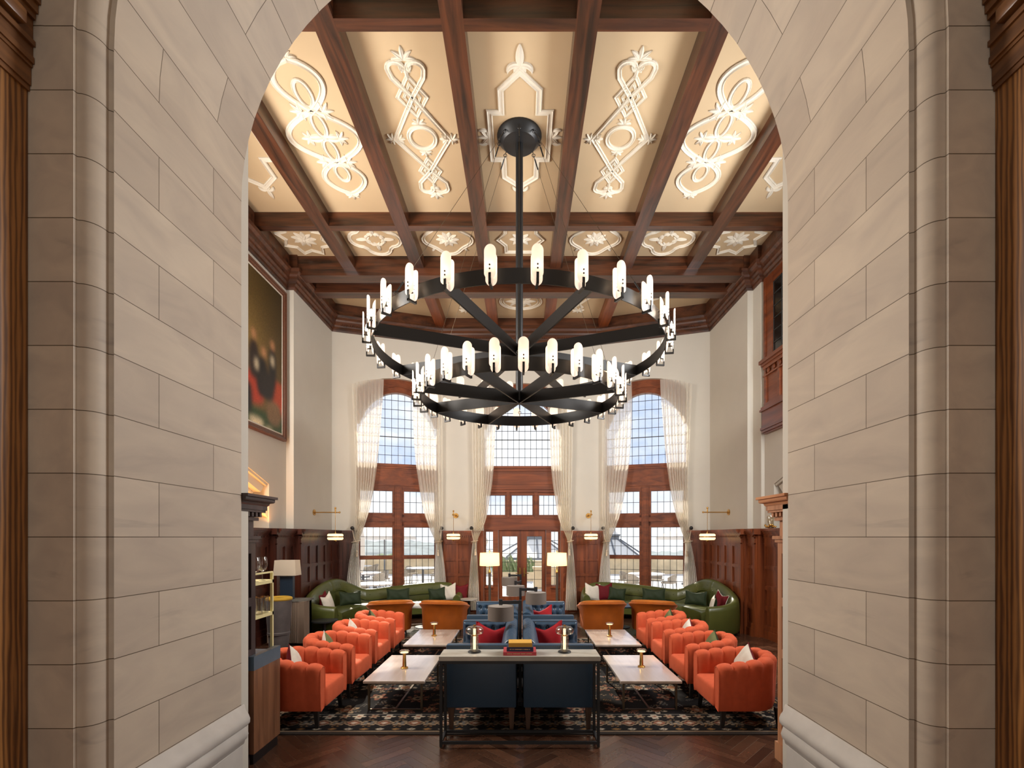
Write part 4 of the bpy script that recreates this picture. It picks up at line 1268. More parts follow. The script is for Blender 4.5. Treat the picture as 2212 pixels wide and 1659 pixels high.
gcush(992, 1283, 12.36, .42, .42, -.05, 'burgundy', 'burgundy cushion beside the white one on the left green sofa', .08)
gcush(944, 1292, 12.22, .42, .32, .15, 'green_velvet', 'square dark green cushion beside the white one on the left sofa', -.1)
gcush(860, 1293, 12.06, .56, .32, .30, 'green_velvet', 'long dark green cushion in the middle of the left green sofa')
gcush(757, 1298, 11.42, .50, .32, .62, 'green_velvet', 'long dark green cushion near the corner of the left green sofa')
gcush(698, 1299, 10.75, .40, .40, 1.5, 'burgundy', 'burgundy cushion at the outer end of the left green sofa', -.2)
gcush(708, 1303, 10.45, .38, .38, 1.45, 'cream', 'cream cushion leaning on the burgundy one at the outer end of the left sofa', -.25)

# ================================================================== tables and lamps
def coffee_table():
    root = thing('coffee_table', 'ct', 'coffee table')
    w, L, z = .72, 1.24, .372
    mb = MB(); mb.rbox(-w/2, w/2, -L/2, L/2, z - .032, z, .004, 1, False); mb.build('table_top', M['table_top'], root)
    q = .024
    for sy in (-1, 1):
        y = sy*(L/2 - .07); mb = MB()
        for sx in (-1, 1): mb.box(sx*(w/2-.05) - q/2, sx*(w/2-.05) + q/2, y - q/2, y + q/2, 0, z - .032)
        mb.box(-w/2+.05+q/2, w/2-.05-q/2, y - q/2, y + q/2, 0, q); mb.box(-w/2+.05+q/2, w/2-.05-q/2, y - q/2, y + q/2, z - .032 - q, z - .032)
        mb.build('leg_frame', M['bronze'], root)
    mb = MB(); mb.box(-q/2, q/2, -L/2+.07+q/2, L/2-.07-q/2, 0, q); mb.build('stretcher', M['bronze'], root)
    return root
ct = coffee_table(); g = 'coffee tables between the navy sofas and coral chairs'
ct.location = (-1.49, 6.25, 0); tag(ct, 'low coffee table on bronze frame, nearest on the left', 'coffee table', g)
dup(ct, (1.51, 6.25, 0), 0, 'low coffee table on bronze frame, nearest on the right', g)
dup(ct, (-1.49, 8.15, 0), 0, 'low coffee table on bronze frame, farther back on the left', g)
dup(ct, (1.51, 8.15, 0), 0, 'low coffee table on bronze frame, farther back on the right', g)
def brass_lamp():
    root = thing('table_lamp', 'bl', 'lamp')
    mb = MB(); mb.lathe([(0,0),(.046,0),(.047,.012),(.040,.018),(.028,.022),(.025,.03),(.019,.19),(.021,.195),(.0,.195)], n=24); mb.build('stem', M['brass'], root)
    mb = MB(); mb.lathe([(0,.195),(.055,.198),(.066,.206),(.067,.222),(.055,.232),(0,.234)], n=28); mb.build('glass_disc', M['lamp_glass'], root)
    mb = MB(); mb.lathe([(0,.200),(.05,.201),(.05,.206),(0,.206)], n=24); mb.build('light_disc', M['bulb_soft'], root)
    return root
bl_ = brass_lamp(); g = 'small brass lamps on the coffee tables'
bl_.location = (-1.50, 6.18, .372); tag(bl_, 'small brass lamp with glass disc on the near left coffee table', 'lamp', g)
dup(bl_, (1.545, 6.24, .372), 0, 'small brass lamp with glass disc on the near right coffee table', g)
dup(bl_, (-1.485, 8.2, .372), 0, 'small brass lamp with glass disc on the far left coffee table', g)
dup(bl_, (1.485, 8.17, .372), 0, 'small brass lamp with glass disc on the far right coffee table', g)

# ---- console with marble top
root = thing('console_table', 'marble-topped console table on a thin black frame behind the navy sofas', 'console table', (-.02, 4.83, 0))
mb = MB(); mb.rbox(-.785, .785, -.145, .16, .845, .892, .004, 1, False); mb.build('marble_top', M['marble'], root)
q = .026
for sx in (-1, 1):
    for yy in (-.13, .145):
        mb = MB(); mb.box(sx*.765 - q/2, sx*.765 + q/2, yy - q/2, yy + q/2, .012, .845); lg = mb.build('leg', M['black_metal'], root)
        mb = MB(); mb.cyl((sx*.765, yy, 0), (sx*.765, yy, .013), .012, n=10); mb.build('foot', M['bronze'], lg)
for z in (.05, .832):
    for yy in (-.13, .145): mb = MB(); mb.box(-.752, .752, yy - q/2, yy + q/2, z - q/2, z + q/2); mb.build('rail', M['black_metal'], root)
    for sx in (-1, 1): mb = MB(); mb.box(sx*.765 - q/2, sx*.765 + q/2, -.117, .132, z - q/2, z + q/2); mb.build('rail', M['black_metal'], root)
def glass_lamp():
    root = thing('table_lamp', 'gl', 'lamp')
    mb = MB(); mb.lathe([(0,0),(.064,0),(.066,.008),(.060,.014),(.04,.018),(0,.018)], n=28); mb.build('base', M['iron'], root)
    mb = MB(); mb.lathe([(.040,.018),(.041,.03),(.041,.155),(.036,.166),(.015,.170)], n=28); mb.build('glass_column', M['lamp_glass'], root)
    mb = MB(); mb.lathe([(.018,.170),(.05,.176),(.083,.19),(.092,.212),(.088,.236),(.068,.256),(.03,.264),(.0,.265)], n=32); mb.build('glass_head', M['lamp_glass'], root)
    mb = MB(); mb.lathe([(.014,.03),(.014,.16),(.0,.162)], n=14); mb.lathe([(.0,.175),(.013,.178),(.013,.235),(0,.238)], n=14); mb.build('light_tube', M['bulb_soft'], root)
    mb = MB(); mb.lathe([(0,.166),(.03,.166),(.03,.174),(0,.174)], n=20); mb.lathe([(0,.262),(.012,.262),(.012,.275),(0,.276)], n=14); mb.build('collar', M['brass'], root)
    return root
gl_ = glass_lamp(); g = 'glass lamps on the console'
gl_.location = (-.475, 4.86, .892); tag(gl_, 'glass mushroom lamp left of the books on the console', 'lamp', g)
dup(gl_, (.43, 4.86, .892), 0, 'glass mushroom lamp right of the books on the console', g)
# ---- three stacked books
BM = {'red': mat('red_book_cloth', (190,66,76), .6), 'navy': mat('navy_book_cloth', (30,40,78), .55), 'yellow': mat('yellow_book_cloth', (206,156,56), .6), 'letter': mat('book_lettering', (216,190,140), .5)}
def book(label, x, y, z, w, d, h, m, rz):
    root = thing('book', label, 'book', (x, y, z), rz, 'books on the console')
    mb = MB(); mb.box(-w/2, w/2, -d/2, d/2, 0, .003); mb.box(-w/2, w/2, -d/2, d/2, h - .003, h); mb.box(-w/2, w/2, -d/2, -d/2 + .003, .003, h - .003); mb.build('cover', BM[m], root)
    mb = MB(); mb.box(-w/2 + .004, w/2 - .004, -d/2 + .0031, d/2 - .004, .0031, h - .0031); mb.build('pages', M['paper'], root)
    if m != 'yellow':
        mb = MB(); rr = random.Random(len(label))
        x0 = -w*.38
        while x0 < w*.36:
            l = rr.uniform(.006, .012); mb.box(x0, x0 + l, -d/2 - .0006, -d/2, h*.42, h*.60); x0 += l + rr.choice([.002, .002, .008])
        mb.build('spine_lettering', BM['letter'], root)
book('red book at the bottom of the stack on the console', -.02, 4.83, .892, .325, .22, .034, 'red', .01)
book('navy blue book in the middle of the stack on the console', -.015, 4.835, .926, .262, .19, .042, 'navy', -.02)
book('yellow book on top of the stack on the console', -.015, 4.835, .968, .232, .17, .040, 'yellow', .02)

# ---- black swing-arm floor lamps between the navy sofas
def swing_lamp(x, y, dirx, diry, label, first=True):
    root = thing('floor_lamp', label, 'lamp', (x, y, 0), 0, 'black swing-arm floor lamps')
    BMt = M['black_metal']
    mb = MB(); mb.box(-.028, .028, -.13, .13, 0, .02); mb.build('base', BMt, root)
    mb = MB(); mb.box(-.018, .018, -.018, .018, .02, 1.27); mb.build('pole', BMt, root)
    ex, ey = dirx*.25, diry*.25
    mb = MB(); mb.bar((0, 0, 1.245), (ex, ey, 1.245), .03, .04); mb.cyl((ex, ey, 1.215), (ex, ey, 1.285), .024, n=14); mb.build('arm', BMt, root)
    mb = MB(); mb.lathe([(.16, 1.03), (.16, 1.205)], (ex, ey, 0), n=36); mb.lathe([(.158, 1.205), (.158, 1.03)], (ex, ey, 0), n=36)
    sh = mb.build('lamp_shade', M['shade_grey'], root)
    mb = MB(); mb.lathe([(.0, 1.200), (.157, 1.200)], (ex, ey, 0), n=36); mb.lathe([(.0, 1.038), (.157, 1.038)], (ex, ey, 0), n=36); mb.build('diffuser', M['shade_in'], sh)
    return root
swing_lamp(-.02, 5.97, -.95, -.1, 'black swing-arm floor lamp with grey drum shade nearest the console')
swing_lamp(-.02, 7.42, .95, -.1, 'black swing-arm floor lamp with its grey shade reaching right')
swing_lamp(-.02, 8.66, -.35, -.9, 'third black swing-arm floor lamp from the console')
swing_lamp(-.02, 10.1, -.95, .1, 'black swing-arm floor lamp farthest from the console, near the double door')

# ---- lit floor lamps either side of the door
def tall_lamp(x, y, label):
    root = thing('floor_lamp', label, 'lamp', (x, y, 0), 0, 'lit floor lamps by the double door')
    mb = MB(); mb.lathe([(0,0),(.15,0),(.15,.02),(.04,.035),(.0,.035)], n=28); mb.build('base', M['iron'], root)
    mb = MB(); mb.cyl((0,0,.03), (0,0,1.13), .034, n=16); mb.build('pole', mat('brown_metal', (84,70,58), .5), root)
    mb = MB(); mb.lathe([(.036,1.13),(.036,1.17),(.022,1.20),(.014,1.23),(.012,1.33)], n=16); mb.ball((0,0,1.69), .02); mb.cyl((0,0,1.3),(0,0,1.69),.006); mb.build('neck', M['brass'], root)
    mb = MB(); mb.lathe([(.255, 1.32), (.245, 1.645)], n=40); mb.build('lamp_shade', M['shade_lit'], root)
    mb = MB(); mb.ball((0,0,1.46), .04); mb.build('bulb', M['bulb_soft'], root)
    return root
tall_lamp(-.82, 12.35, 'lit floor lamp with cream drum shade left of the door')
tall_lamp(.90, 12.35, 'lit floor lamp with cream drum shade right of the door')

# ---- small side tables
def side_table(x, y, w, z, label, round_=False, mtop='white_marble'):
    root = thing('side_table', label, 'side table', (x, y, 0), 0, 'small side tables')
    mb = MB()
    if round_: mb.lathe([(0, z - .025), (w/2, z - .025), (w/2, z), (0, z)], n=36)
    else: mb.rbox(-w/2, w/2, -w/2, w/2, z - .03, z, .004, 1, False)
    mb.build('table_top', M[mtop], root)
    mb = MB(); mb.cyl((0,0,.02), (0,0,z-.025), .03, n=14); mb.build('pedestal', M['black_metal'], root)
    mb = MB(); mb.lathe([(0,0),(w*.36,0),(w*.36,.015),(.03,.025),(0,.025)], n=28); mb.build('base', M['black_metal'], root)
side_table(-2.2, 11.0, .62, .50, 'square white marble side table between the left mustard chairs')
side_table(2.24, 11.0, .62, .50, 'square side table between the right mustard chairs', mtop='blue_lacquer')
side_table(-1.28, 11.75, .42, .55, 'round grey side table at the inner end of the left green sofa', True, 'marble')
side_table(-3.92, 9.6, .52, .40, 'low round black table at the outer end of the left green sofa', True, 'black_metal')
# ================================================================== curtains
def curtain(fc, rows, tie_px, tie_py, label, knob_px, off=.14, pleats=8, drop=0.0):
    """rows: (py, px_a, px_b) outline seen on the facet plane; converted to real lengths along the wall."""
    out = []
    for py, pa, pb in rows:
        sa, Ya = fc.s_of(pa, off); sb, Yb = fc.s_of(pb, off)
        za = CAMZ - (py - 1160) * Ya / F; zb = CAMZ - (py - 1160) * Yb / F
        out.append((za, zb, sa, sb))
    out = np.array(out); out[0, 0] -= drop; out[1, 0] -= drop*.3
    # top edge follows the arch: heights differ at the two edges; lower rows are level
    n, m = 120, 140
    t_src = np.linspace(0, 1, len(out)) if False else np.r_[0, np.cumsum(np.abs(np.diff(out[:, :2].mean(1))))]
    t_src = t_src / t_src[-1]
    tt = np.linspace(0, 1, n)
    def interp(c):
        v = np.interp(tt, t_src, c); k = np.ones(7)/7
        w = np.convolve(np.pad(v, 3, mode='edge'), k, 'valid'); w[0] = v[0]; w[-1] = v[-1]
        return w
    za, zb, sa, sb = (interp(out[:, q]) for q in range(4))
    q = np.linspace(0, 1, m)
    S = sa[:, None] + (sb - sa)[:, None] * q[None]
    Z = za[:, None] + (zb - za)[:, None] * q[None]
    # gentle bulge of the top edge
    Z += (np.sin(PI * q) * .05)[None] * np.clip(1 - tt * 12, 0, 1)[:, None]
    width = np.abs(sb - sa)
    zt = CAMZ - (tie_py - 1160) * fc.s_of(tie_px, off)[1] / F
    amp = np.clip(.45 + tt*6, 0, 1) * np.clip(.030 * np.sqrt(np.maximum(.8/np.maximum(width, .05), .2)), .02, .05)
    ph = 2*PI*pleats*q[None] + .9*np.sin(3*q[None]*PI + tt[:, None]*2.0)
    gather = np.exp(-((za + zb)/2 - zt)**2 / .02)
    D = off + amp[:, None] * (np.sin(ph) + .22*np.sin(2.0*ph + 1 + 2*tt[:, None])) + .05*np.sin(PI*q)[None]*gather[:, None]
    P = np.zeros((n, m, 3)); T = np.array(fc.T)
    for i in range(3): P[..., i] = T[i,0]*S + T[i,1]*D + T[i,2]*Z + T[i,3]
    # hang-down below the tie reads denser: split there
    k = int(np.argmin(np.abs((za + zb)/2 - zt))) + 1
    s0 = float((sa[0] + sb[0]) / 2); base = Vector(fc.P(s0, off, 0))
    root = thing('curtain', label, 'curtain', base, 0, 'sheer cream curtains of the bay')
    b = np.array(base)
    grid_obj('upper_drape', P[:k+1] - b, M['sheer'], root)
    grid_obj('lower_drape', P[k:] - b, M['drape'], root)
    kx, kY = fc.s_of(knob_px, .04); kz = CAMZ - (1141 - 1160) * kY / F
    kp = Vector(fc.P(kx, .0, kz)) - base; kq = Vector(fc.P(kx, .12, kz)) - base
    mb = MB(); mb.cyl(tuple(kp), tuple(kq), .012, n=10); mb.ball(tuple(kq), .05, (1, .8, 1), 14, 8); mb.build('holdback_knob', M['black_wood'], root)
    sa_k, sb_k = float(sa[k]), float(sb[k]); sm = (sa_k + sb_k)/2; hw = abs(sa_k - sb_k)/2 + .03
    loop = []
    for a in range(20):
        an = 2*PI*a/20
        v = Vector(fc.P(sm + hw*math.cos(an), off + .085*math.sin(an), float(zt) + .02*math.cos(an))) - base
        loop.append(tuple(v))
    mb = MB(); mb.tube(loop, .010, 6, closed=True)
    mb.tube([tuple(kq), tuple(Vector(fc.P((kx + sm)/2, off + .06, float(zt) + .10)) - base), tuple(Vector(fc.P(sm, off + .085, float(zt))) - base)], .009, 6)
    ts = sm + (.03 if kx < sm else -.03)
    c = Vector(fc.P(ts, off + .11, float(zt) - .02)) - base
    mb.build('tie_cord', M['rope'], root)
    mb = MB(); mb.cyl(tuple(c), (c.x, c.y, c.z - .22), .007, n=6); mb.lathe([(.004, -.20), (.022, -.215), (.026, -.235), (.018, -.25), (.022, -.26), (.034, -.36), (0, -.36)], tuple(c), n=16); mb.build('tassel', M['rope'], root)
    return root
rows_ll = [(819,763,829),(850,764,828),(900,767,824),(950,769,820),(1000,771,815),(1040,772,810),(1080,772,803),(1110,771,796),(1135,770,788),(1155,769,780),(1170,766,775),(1190,762,775),(1220,757,777),(1264,752,779),(1322,748,783)]
rows_ll = [(a, b - 3.5, c) for a, b, c in rows_ll]
rows_lr = [(812,955,893),(850,955,892),(900,954,892),(950,954,894),(1000,954,898),(1040,954,904),(1080,954,910),(1110,953,917),(1135,952,925),(1155,951,934),(1170,950,942),(1190,953,941),(1220,957,940),(1264,961,938),(1318,965,936)]
rows_lr = [(a, b + 2.5, c) for a, b, c in rows_lr]
rows_cl = [(826,1019,1076),(880,1019,1074),(925,1020,1070),(1000,1021,1067),(1040,1022,1064),(1077,1023,1058),(1110,1023,1053),(1135,1023,1046),(1155,1023,1036),(1170,1021,1029),(1190,1019,1030),(1220,1016,1032),(1264,1013,1034),(1318,1011,1036)]
mir = lambda rows, c: [(py, 2*c - a, 2*c - b) for py, a, b in rows]
curtain(FL, rows_ll, 770, 1170, 'sheer curtain on the outer side of the left bay window', 761, drop=.13)
curtain(FL, rows_lr, 946, 1170, 'sheer curtain on the inner side of the left bay window', 953, drop=.13)
curtain(FC, rows_cl, 1024, 1169, 'sheer curtain left of the double door', 1019, drop=.1)
curtain(FC, [(py, a + 0, b) for py, a, b in mir(rows_cl, 1128.5)], 1231, 1169, 'sheer curtain right of the double door', 1237, drop=.1)
curtain(FR, mir(rows_lr, 1128.5), 1311, 1170, 'sheer curtain on the inner side of the right bay window', 1304, drop=.13)
curtain(FR, mir(rows_ll, 1127.5), 1486, 1170, 'sheer curtain on the outer side of the right bay window', 1493, drop=.13)

# ================================================================== wall lamps on brass arms
def wall_lamp(loc, rz, label):
    """local +x = away from the wall."""
    root = thing('wall_lamp', label, 'wall lamp', loc, rz, 'brass swing-arm wall lamps')
    B = M['brass']
    mb = MB(); mb.cyl((0,0,0), (.018,0,0), .07, n=28); mb.cyl((.018,0,0), (.04,0,0), .03, .02, n=16); mb.build('wall_plate', B, root)
    mb = MB(); mb.cyl((.03,0,0), (.60,0,0), .013, n=10); mb.ball((.60,0,0), .022, n=12); mb.cyl((.50,0,-.02), (.50,0,.09), .014, n=10); mb.ball((.50,0,.10), .024); mb.build('arm', B, root)
    mb = MB(); mb.cyl((.50,0,-.47), (.50,0,-.02), .005, n=6); mb.lathe([(.0,-.455),(.016,-.46),(.018,-.49),(.03,-.50),(0,-.50)], (.50,0,0), n=14); mb.build('drop_rod', B, root)
    mb = MB()
    mb.lathe([(.02,-.497),(.15,-.50),(.172,-.515),(.177,-.535),(.172,-.556),(0,-.558)], (.50,0,0), n=36)
    mb.lathe([(0,-.582),(.172,-.584),(.177,-.605),(.170,-.630),(.145,-.645),(.02,-.648)], (.50,0,0), n=36)
    mb.build('opal_shade', M['opal'], root)
    mb = MB(); mb.lathe([(0,-.558),(.165,-.558),(.165,-.582),(0,-.582)], (.50,0,0), n=36); mb.lathe([(.03,-.648),(.03,-.668),(.012,-.69),(0,-.69)], (.50,0,0), n=14); mb.build('brass_band', B, root)
    return root
wl = wall_lamp((-4.85, 11.28, 2.625), 0, 'brass-armed wall lamp high on the left side wall')
# sunk a little so that the plate sits on the plaster
yc = 13.22
pL = at(985, 1114, yc); pR = at(1271, 1114, yc)
dup(wl, (pL[0], yc, pL[2]), -PI/2, 'brass-armed wall lamp on the pier left of the double door')
dup(wl, (pR[0], yc, pR[2]), -PI/2, 'brass-armed wall lamp on the pier right of the double door')
dup(wl, (4.81, 11.22, 2.625), PI, 'brass-armed wall lamp high on the right side wall')

# ================================================================== large framed oil painting on the left wall (plain stand-in picture)
root = thing('framed_painting', 'huge dark oil painting in a carved wooden frame on the left wall', 'painting', (-5.01, 8.6, 4.0))
y0, y1, z0, z1 = 6.95, 10.16, 4.05, 7.18
n1, n2 = 150, 170
yy = np.linspace(y0 + .12, y1 - .12, n1); zz = np.linspace(z0 + .14, z1 - .12, n2)
YY, ZZ = np.meshgrid(yy, zz)
uu = (YY - y0)/(y1 - y0); vv = (ZZ - z0)/(z1 - z0)
def L3(c): return np.array(lin(c)[:3])
colr = np.ones(YY.shape + (3,)) * L3((84, 66, 34))
glow = np.exp(-((uu-.55)**2/.06 + (vv-.42)**2/.08))
colr = colr*(1 - .85*np.clip((uu-.6)*1.2 + (vv-.5)*.9, 0, .95))[..., None] + glow[..., None]*L3((120, 96, 50))*.5
def blob(cx, cy, rx, ry, c, p=2.0):
    global colr
    d = (np.abs((uu-cx)/rx)**p + np.abs((vv-cy)/ry)**p)
    w = np.clip((1 - d)*5, 0, 1)[..., None]
    colr = colr*(1-w) + L3(c)*w
# soft window shape, green floor, red cloth and dark masses in the picture
blob(.28, .78, .13, .34, (150, 128, 84), 4); blob(.28, .76, .10, .30, (186, 170, 130), 4); blob(.28, .52, .11, .02, (90, 60, 34), 4)
blob(.6, .0, .9, .14, (46, 66, 34), 4)
blob(.45, .25, .30, .10, (150, 52, 32), 4); blob(.9, .26, .10, .11, (154, 60, 34), 3)
for cx, cy, rx, ry, c in ((.30,.42,.07,.16,(30,26,24)),(.52,.40,.05,.10,(96,86,70)),(.63,.42,.06,.12,(40,30,26)),(.72,.34,.07,.13,(26,24,24)),(.84,.42,.05,.15,(28,26,26)),(.78,.30,.09,.09,(34,30,28)),(.57,.18,.05,.10,(30,26,26)),(.86,.15,.09,.08,(110,84,56)),(.66,.06,.08,.02,(200,184,150)),(.80,.03,.06,.018,(206,190,150))): blob(cx, cy, rx, ry, c, 2.4)
for cx, cy in ((.30,.60),(.52,.52),(.63,.57),(.74,.50),(.84,.58)): blob(cx, cy, .022, .03, (170, 120, 84))
for cx, cy in ((.54,.42),(.66,.40),(.84,.48)): blob(cx, cy, .016, .035, (196, 180, 150))
for _ in range(3):
    q_ = np.pad(colr, ((2,2),(2,2),(0,0)), mode='edge'); colr = sum(q_[a:a+n2, b:b+n1] for a in range(5) for b in range(5)) / 25
colr *= (1 + .05*np.random.RandomState(1).randn(n2, n1))[..., None]
colr *= 1.7
P = np.stack([np.full(YY.shape, .035), YY - 8.6, ZZ - 4.0], -1)
grid_obj('canvas', P, M['canvas'], root, colors=np.clip(colr, 0, 1).astype(np.float32))
mb = MB(); mb.box(0, .03, y0 + .05 - 8.6, y1 - .05 - 8.6, z0 + .05 - 4, z1 - .05 - 4); mb.build('backing_board', M['black_wood'], root)
prof = [(0, .0), (0, .06), (.02, .085), (.05, .07), (.07, .075), (.09, .05), (.12, .04), (.13, .03), (.13, 0)]
mb = MB()
c = [(y0, z0), (y1, z0), (y1, z1), (y0, z1)]
R = []
for (a, b), (sa_, sb_) in zip(c, ((1,1),(-1,1),(-1,-1),(1,-1))): R.append([(d, a + sa_*q - 8.6, b + sb_*q - 4.0) for q, d in prof])
mb.loft(R, True, False, False, wrap=True); mb.build('frame', M['gilt'], root)
mb = MB()
for a, b, c_, d in ((y0+.11, y0+.14, z0+.11, z1-.11), (y1-.14, y1-.11, z0+.11, z1-.11), (y0+.14, y1-.14, z0+.11, z0+.14), (y0+.14, y1-.14, z1-.14, z1-.11)): mb.box(.03, .042, a - 8.6, b - 8.6, c_ - 4, d - 4)
mb.build('pale_slip', M['cream'], root)

# ================================================================== left side: cabinet, lamp, barrel chair, station
root = thing('side_cabinet', 'taupe reeded side cabinet with grey stone top by the left wall', 'cabinet', (-4.41, 9.15, 0))
mb = MB(); mb.box(-.38, .30, -.02, .30, .04, .83); 
for k in range(26):
    a = k/25
    if a < .55: x, y = -.38 + a/.55*.48, -.03
    else:
        an = -PI/2 + (a - .55)/.45*PI/2; x, y = .10 + .20*math.cos(an), .17 + .20*math.sin(an)
    mb.cyl((x, y, .05), (x, y, .83), .0165, n=8)
mb.prism([(-.38,-.02),(.10,-.02),(.18,.0),(.25,.05),(.295,.12),(.30,.17),(.30,.3),(-.38,.3)], lambda a, b, d: (a, b, d), .04, .83)
mb.build('reeded_body', M['reed'], root)
mb = MB(); mb.prism([(-.42,-.06),(.10,-.06),(.20,-.035),(.28,.03),(.33,.11),(.34,.17),(.34,.32),(-.42,.32)], lambda a, b, d: (a, b, d), .83, .862); mb.build('stone_top', mat('slate_top', (104,102,94), .35, var=.1), root)
mb = MB(); mb.box(-.36, .27, .02, .28, 0, .05); mb.build('plinth', M['black_wood'], root)
root = thing('table_lamp', 'table lamp with cream box shade and blue slab base on the reeded cabinet', 'lamp', (-4.50, 9.28, .862))
mb = MB(); mb.rbox(-.125, .125, -.045, .045, 0, .44, .008, 2, False); mb.build('base', M['blue_lacquer'], root)
mb = MB(); mb.cyl((0,0,.44), (0,0,.50), .012, n=10); mb.build('neck', M['brass'], root)
mb = MB()
r0 = [(-.215,-.12,.455),(.215,-.12,.455),(.215,.12,.455),(-.215,.12,.455)]; r1 = [(-.195,-.105,.745),(.195,-.105,.745),(.195,.105,.745),(-.195,.105,.745)]
mb.loft([r0, r1], True, False, False); mb.build('lamp_shade', M['shade_white'], root)
root = thing('barrel_chair', 'dark grey velvet barrel-shaped chair with mustard yellow rim at the left wall', 'chair', (-4.28, 8.52, 0))
mb = MB(); mb.lathe([(0,.06),(.145,.06),(.155,.10),(.17,.3),(.168,.33),(.186,.34),(.189,.375),(.178,.39),(.195,.6),(.212,.94),(.205,.975),(.175,.975),(.16,.93),(.15,.72),(0,.70)], n=44); mb.build('body', M['grey_velvet'], root)
mb = MB(); mb.lathe([(.14,.965),(.18,.995),(.212,.985),(.221,.96),(.212,.94),(.185,.95),(.14,.93)], n=44); mb.build('rim', M['yellow_velvet'], root)
mb = MB(); mb.lathe([(0,.70),(.14,.70),(.145,.74),(.12,.76),(0,.765)], n=36); mb.build('seat', M['yellow_velvet'], root)
mb = MB(); mb.lathe([(0,0),(.13,0),(.13,.06),(0,.06)], n=30); mb.build('base', M['black_wood'], root)

root = thing('serving_station', 'walnut serving station with blue-grey top band beside the left casing', 'serving station', (-2.42, 4.53, 0))
mb = MB(); mb.box(-.03, .02, -.20, .27, .10, .85); mb.box(-.62, -.11, .0, .52, .10, .85); mb.build('side_panel', M['walnut'], root)
mb = MB(); mb.box(-.032, .022, -.202, .272, .85, .975); mb.build('top_band', M['steel_blue'], root)
mb = MB(); mb.box(-.02, .005, -.18, .25, 0, .10); mb.box(-.6, -.14, .02, .48, 0, .10); mb.build('toe_kick', M['black_wood'], root)
mb = MB(); mb.box(-.62, -.105, .0, .525, .85, .88); mb.build('ledge', M['steel_blue'], root)
root = thing('bar_shelf', 'pale gold open bar shelf holding glasses behind the serving station', 'shelf', (-2.69, 4.80, .88))
for x in (-.10, .10):
    for y in (-.22, .21): mb = MB(); mb.box(x - .012, x + .012, y - .012, y + .012, 0, .80); mb.build('post', M['gold'], root)
for z in (.367, .697):
    mb = MB(); mb.box(-.112, .112, -.232, .222, z, z + .034); mb.build('shelf_board', M['gold'], root)
for x in (-.10, .10): mb = MB(); mb.box(x - .008, x + .008, -.23, .22, .80, .816); mb.build('guard_rail', M['gold'], root)
gx = [.03, -.045, -.12]
def wine(label, x, y):
    root = thing('wine_glass', label, 'wine glass', (x, y, .88 + .731), 0, 'wine glasses on the gold shelf')
    mb = MB(); mb.lathe([(.012,.095),(.034,.11),(.047,.14),(.050,.165),(.046,.205),(.038,.238)], n=24); mb.build('bowl', M['glass'], root)
    mb = MB(); mb.lathe([(0,0),(.034,.001),(.034,.004),(.006,.010),(.004,.02),(.004,.085),(.012,.096)], n=20); mb.build('stem', M['glass'], root)
wine('wine glass at the right end of the gold shelf', -2.62, 4.88)
wine('wine glass second from the right on the gold shelf', -2.605, 4.72)
def tumbler(label, x, y):
    o = MB(); o.lathe([(0,.008),(.028,.008),(.032,.015),(.036,.165),(.038,.165),(.034,.0),(0,0)], n=18)
    q = o.build('tumbler', M['glass'], None); q.location = (x, y, .88 + .401)
    tag(q, label, 'glass', 'tall tumblers on the gold shelf')
    r = MB(); r.lathe([(.0355,.163),(.0385,.163),(.0385,.167),(.0355,.167)], n=18); r.build('gilt_rim', M['brass'], q)
tumbler('tall tumbler at the right end of the lower gold shelf', -2.615, 4.92)
tumbler('tall tumbler second from the right on the lower gold shelf', -2.61, 4.80)
tumbler('tall tumbler behind the two front ones on the lower gold shelf', -2.70, 4.86)

# crystal and gold ornament on the right wainscot ledge
root = thing('crystal_vase', 'crystal vase with gold beads on the right wainscot ledge', 'vase', (4.915, 9.55, 2.22))
mb = MB(); mb.lathe([(0,0),(.04,0),(.045,.01),(.025,.03),(.03,.06),(.065,.14),(.07,.22),(.06,.25)], n=22); mb.build('vase_body', M['lamp_glass'], root)
mb = MB()
for k in range(16): mb.ball((.05*math.cos(k*2.4)*.9, .16 - .02*k, .03 + .035*math.sin(k*1.7)**2), .022, n=8, m=6)
mb.build('gold_beads', M['brass'], root)

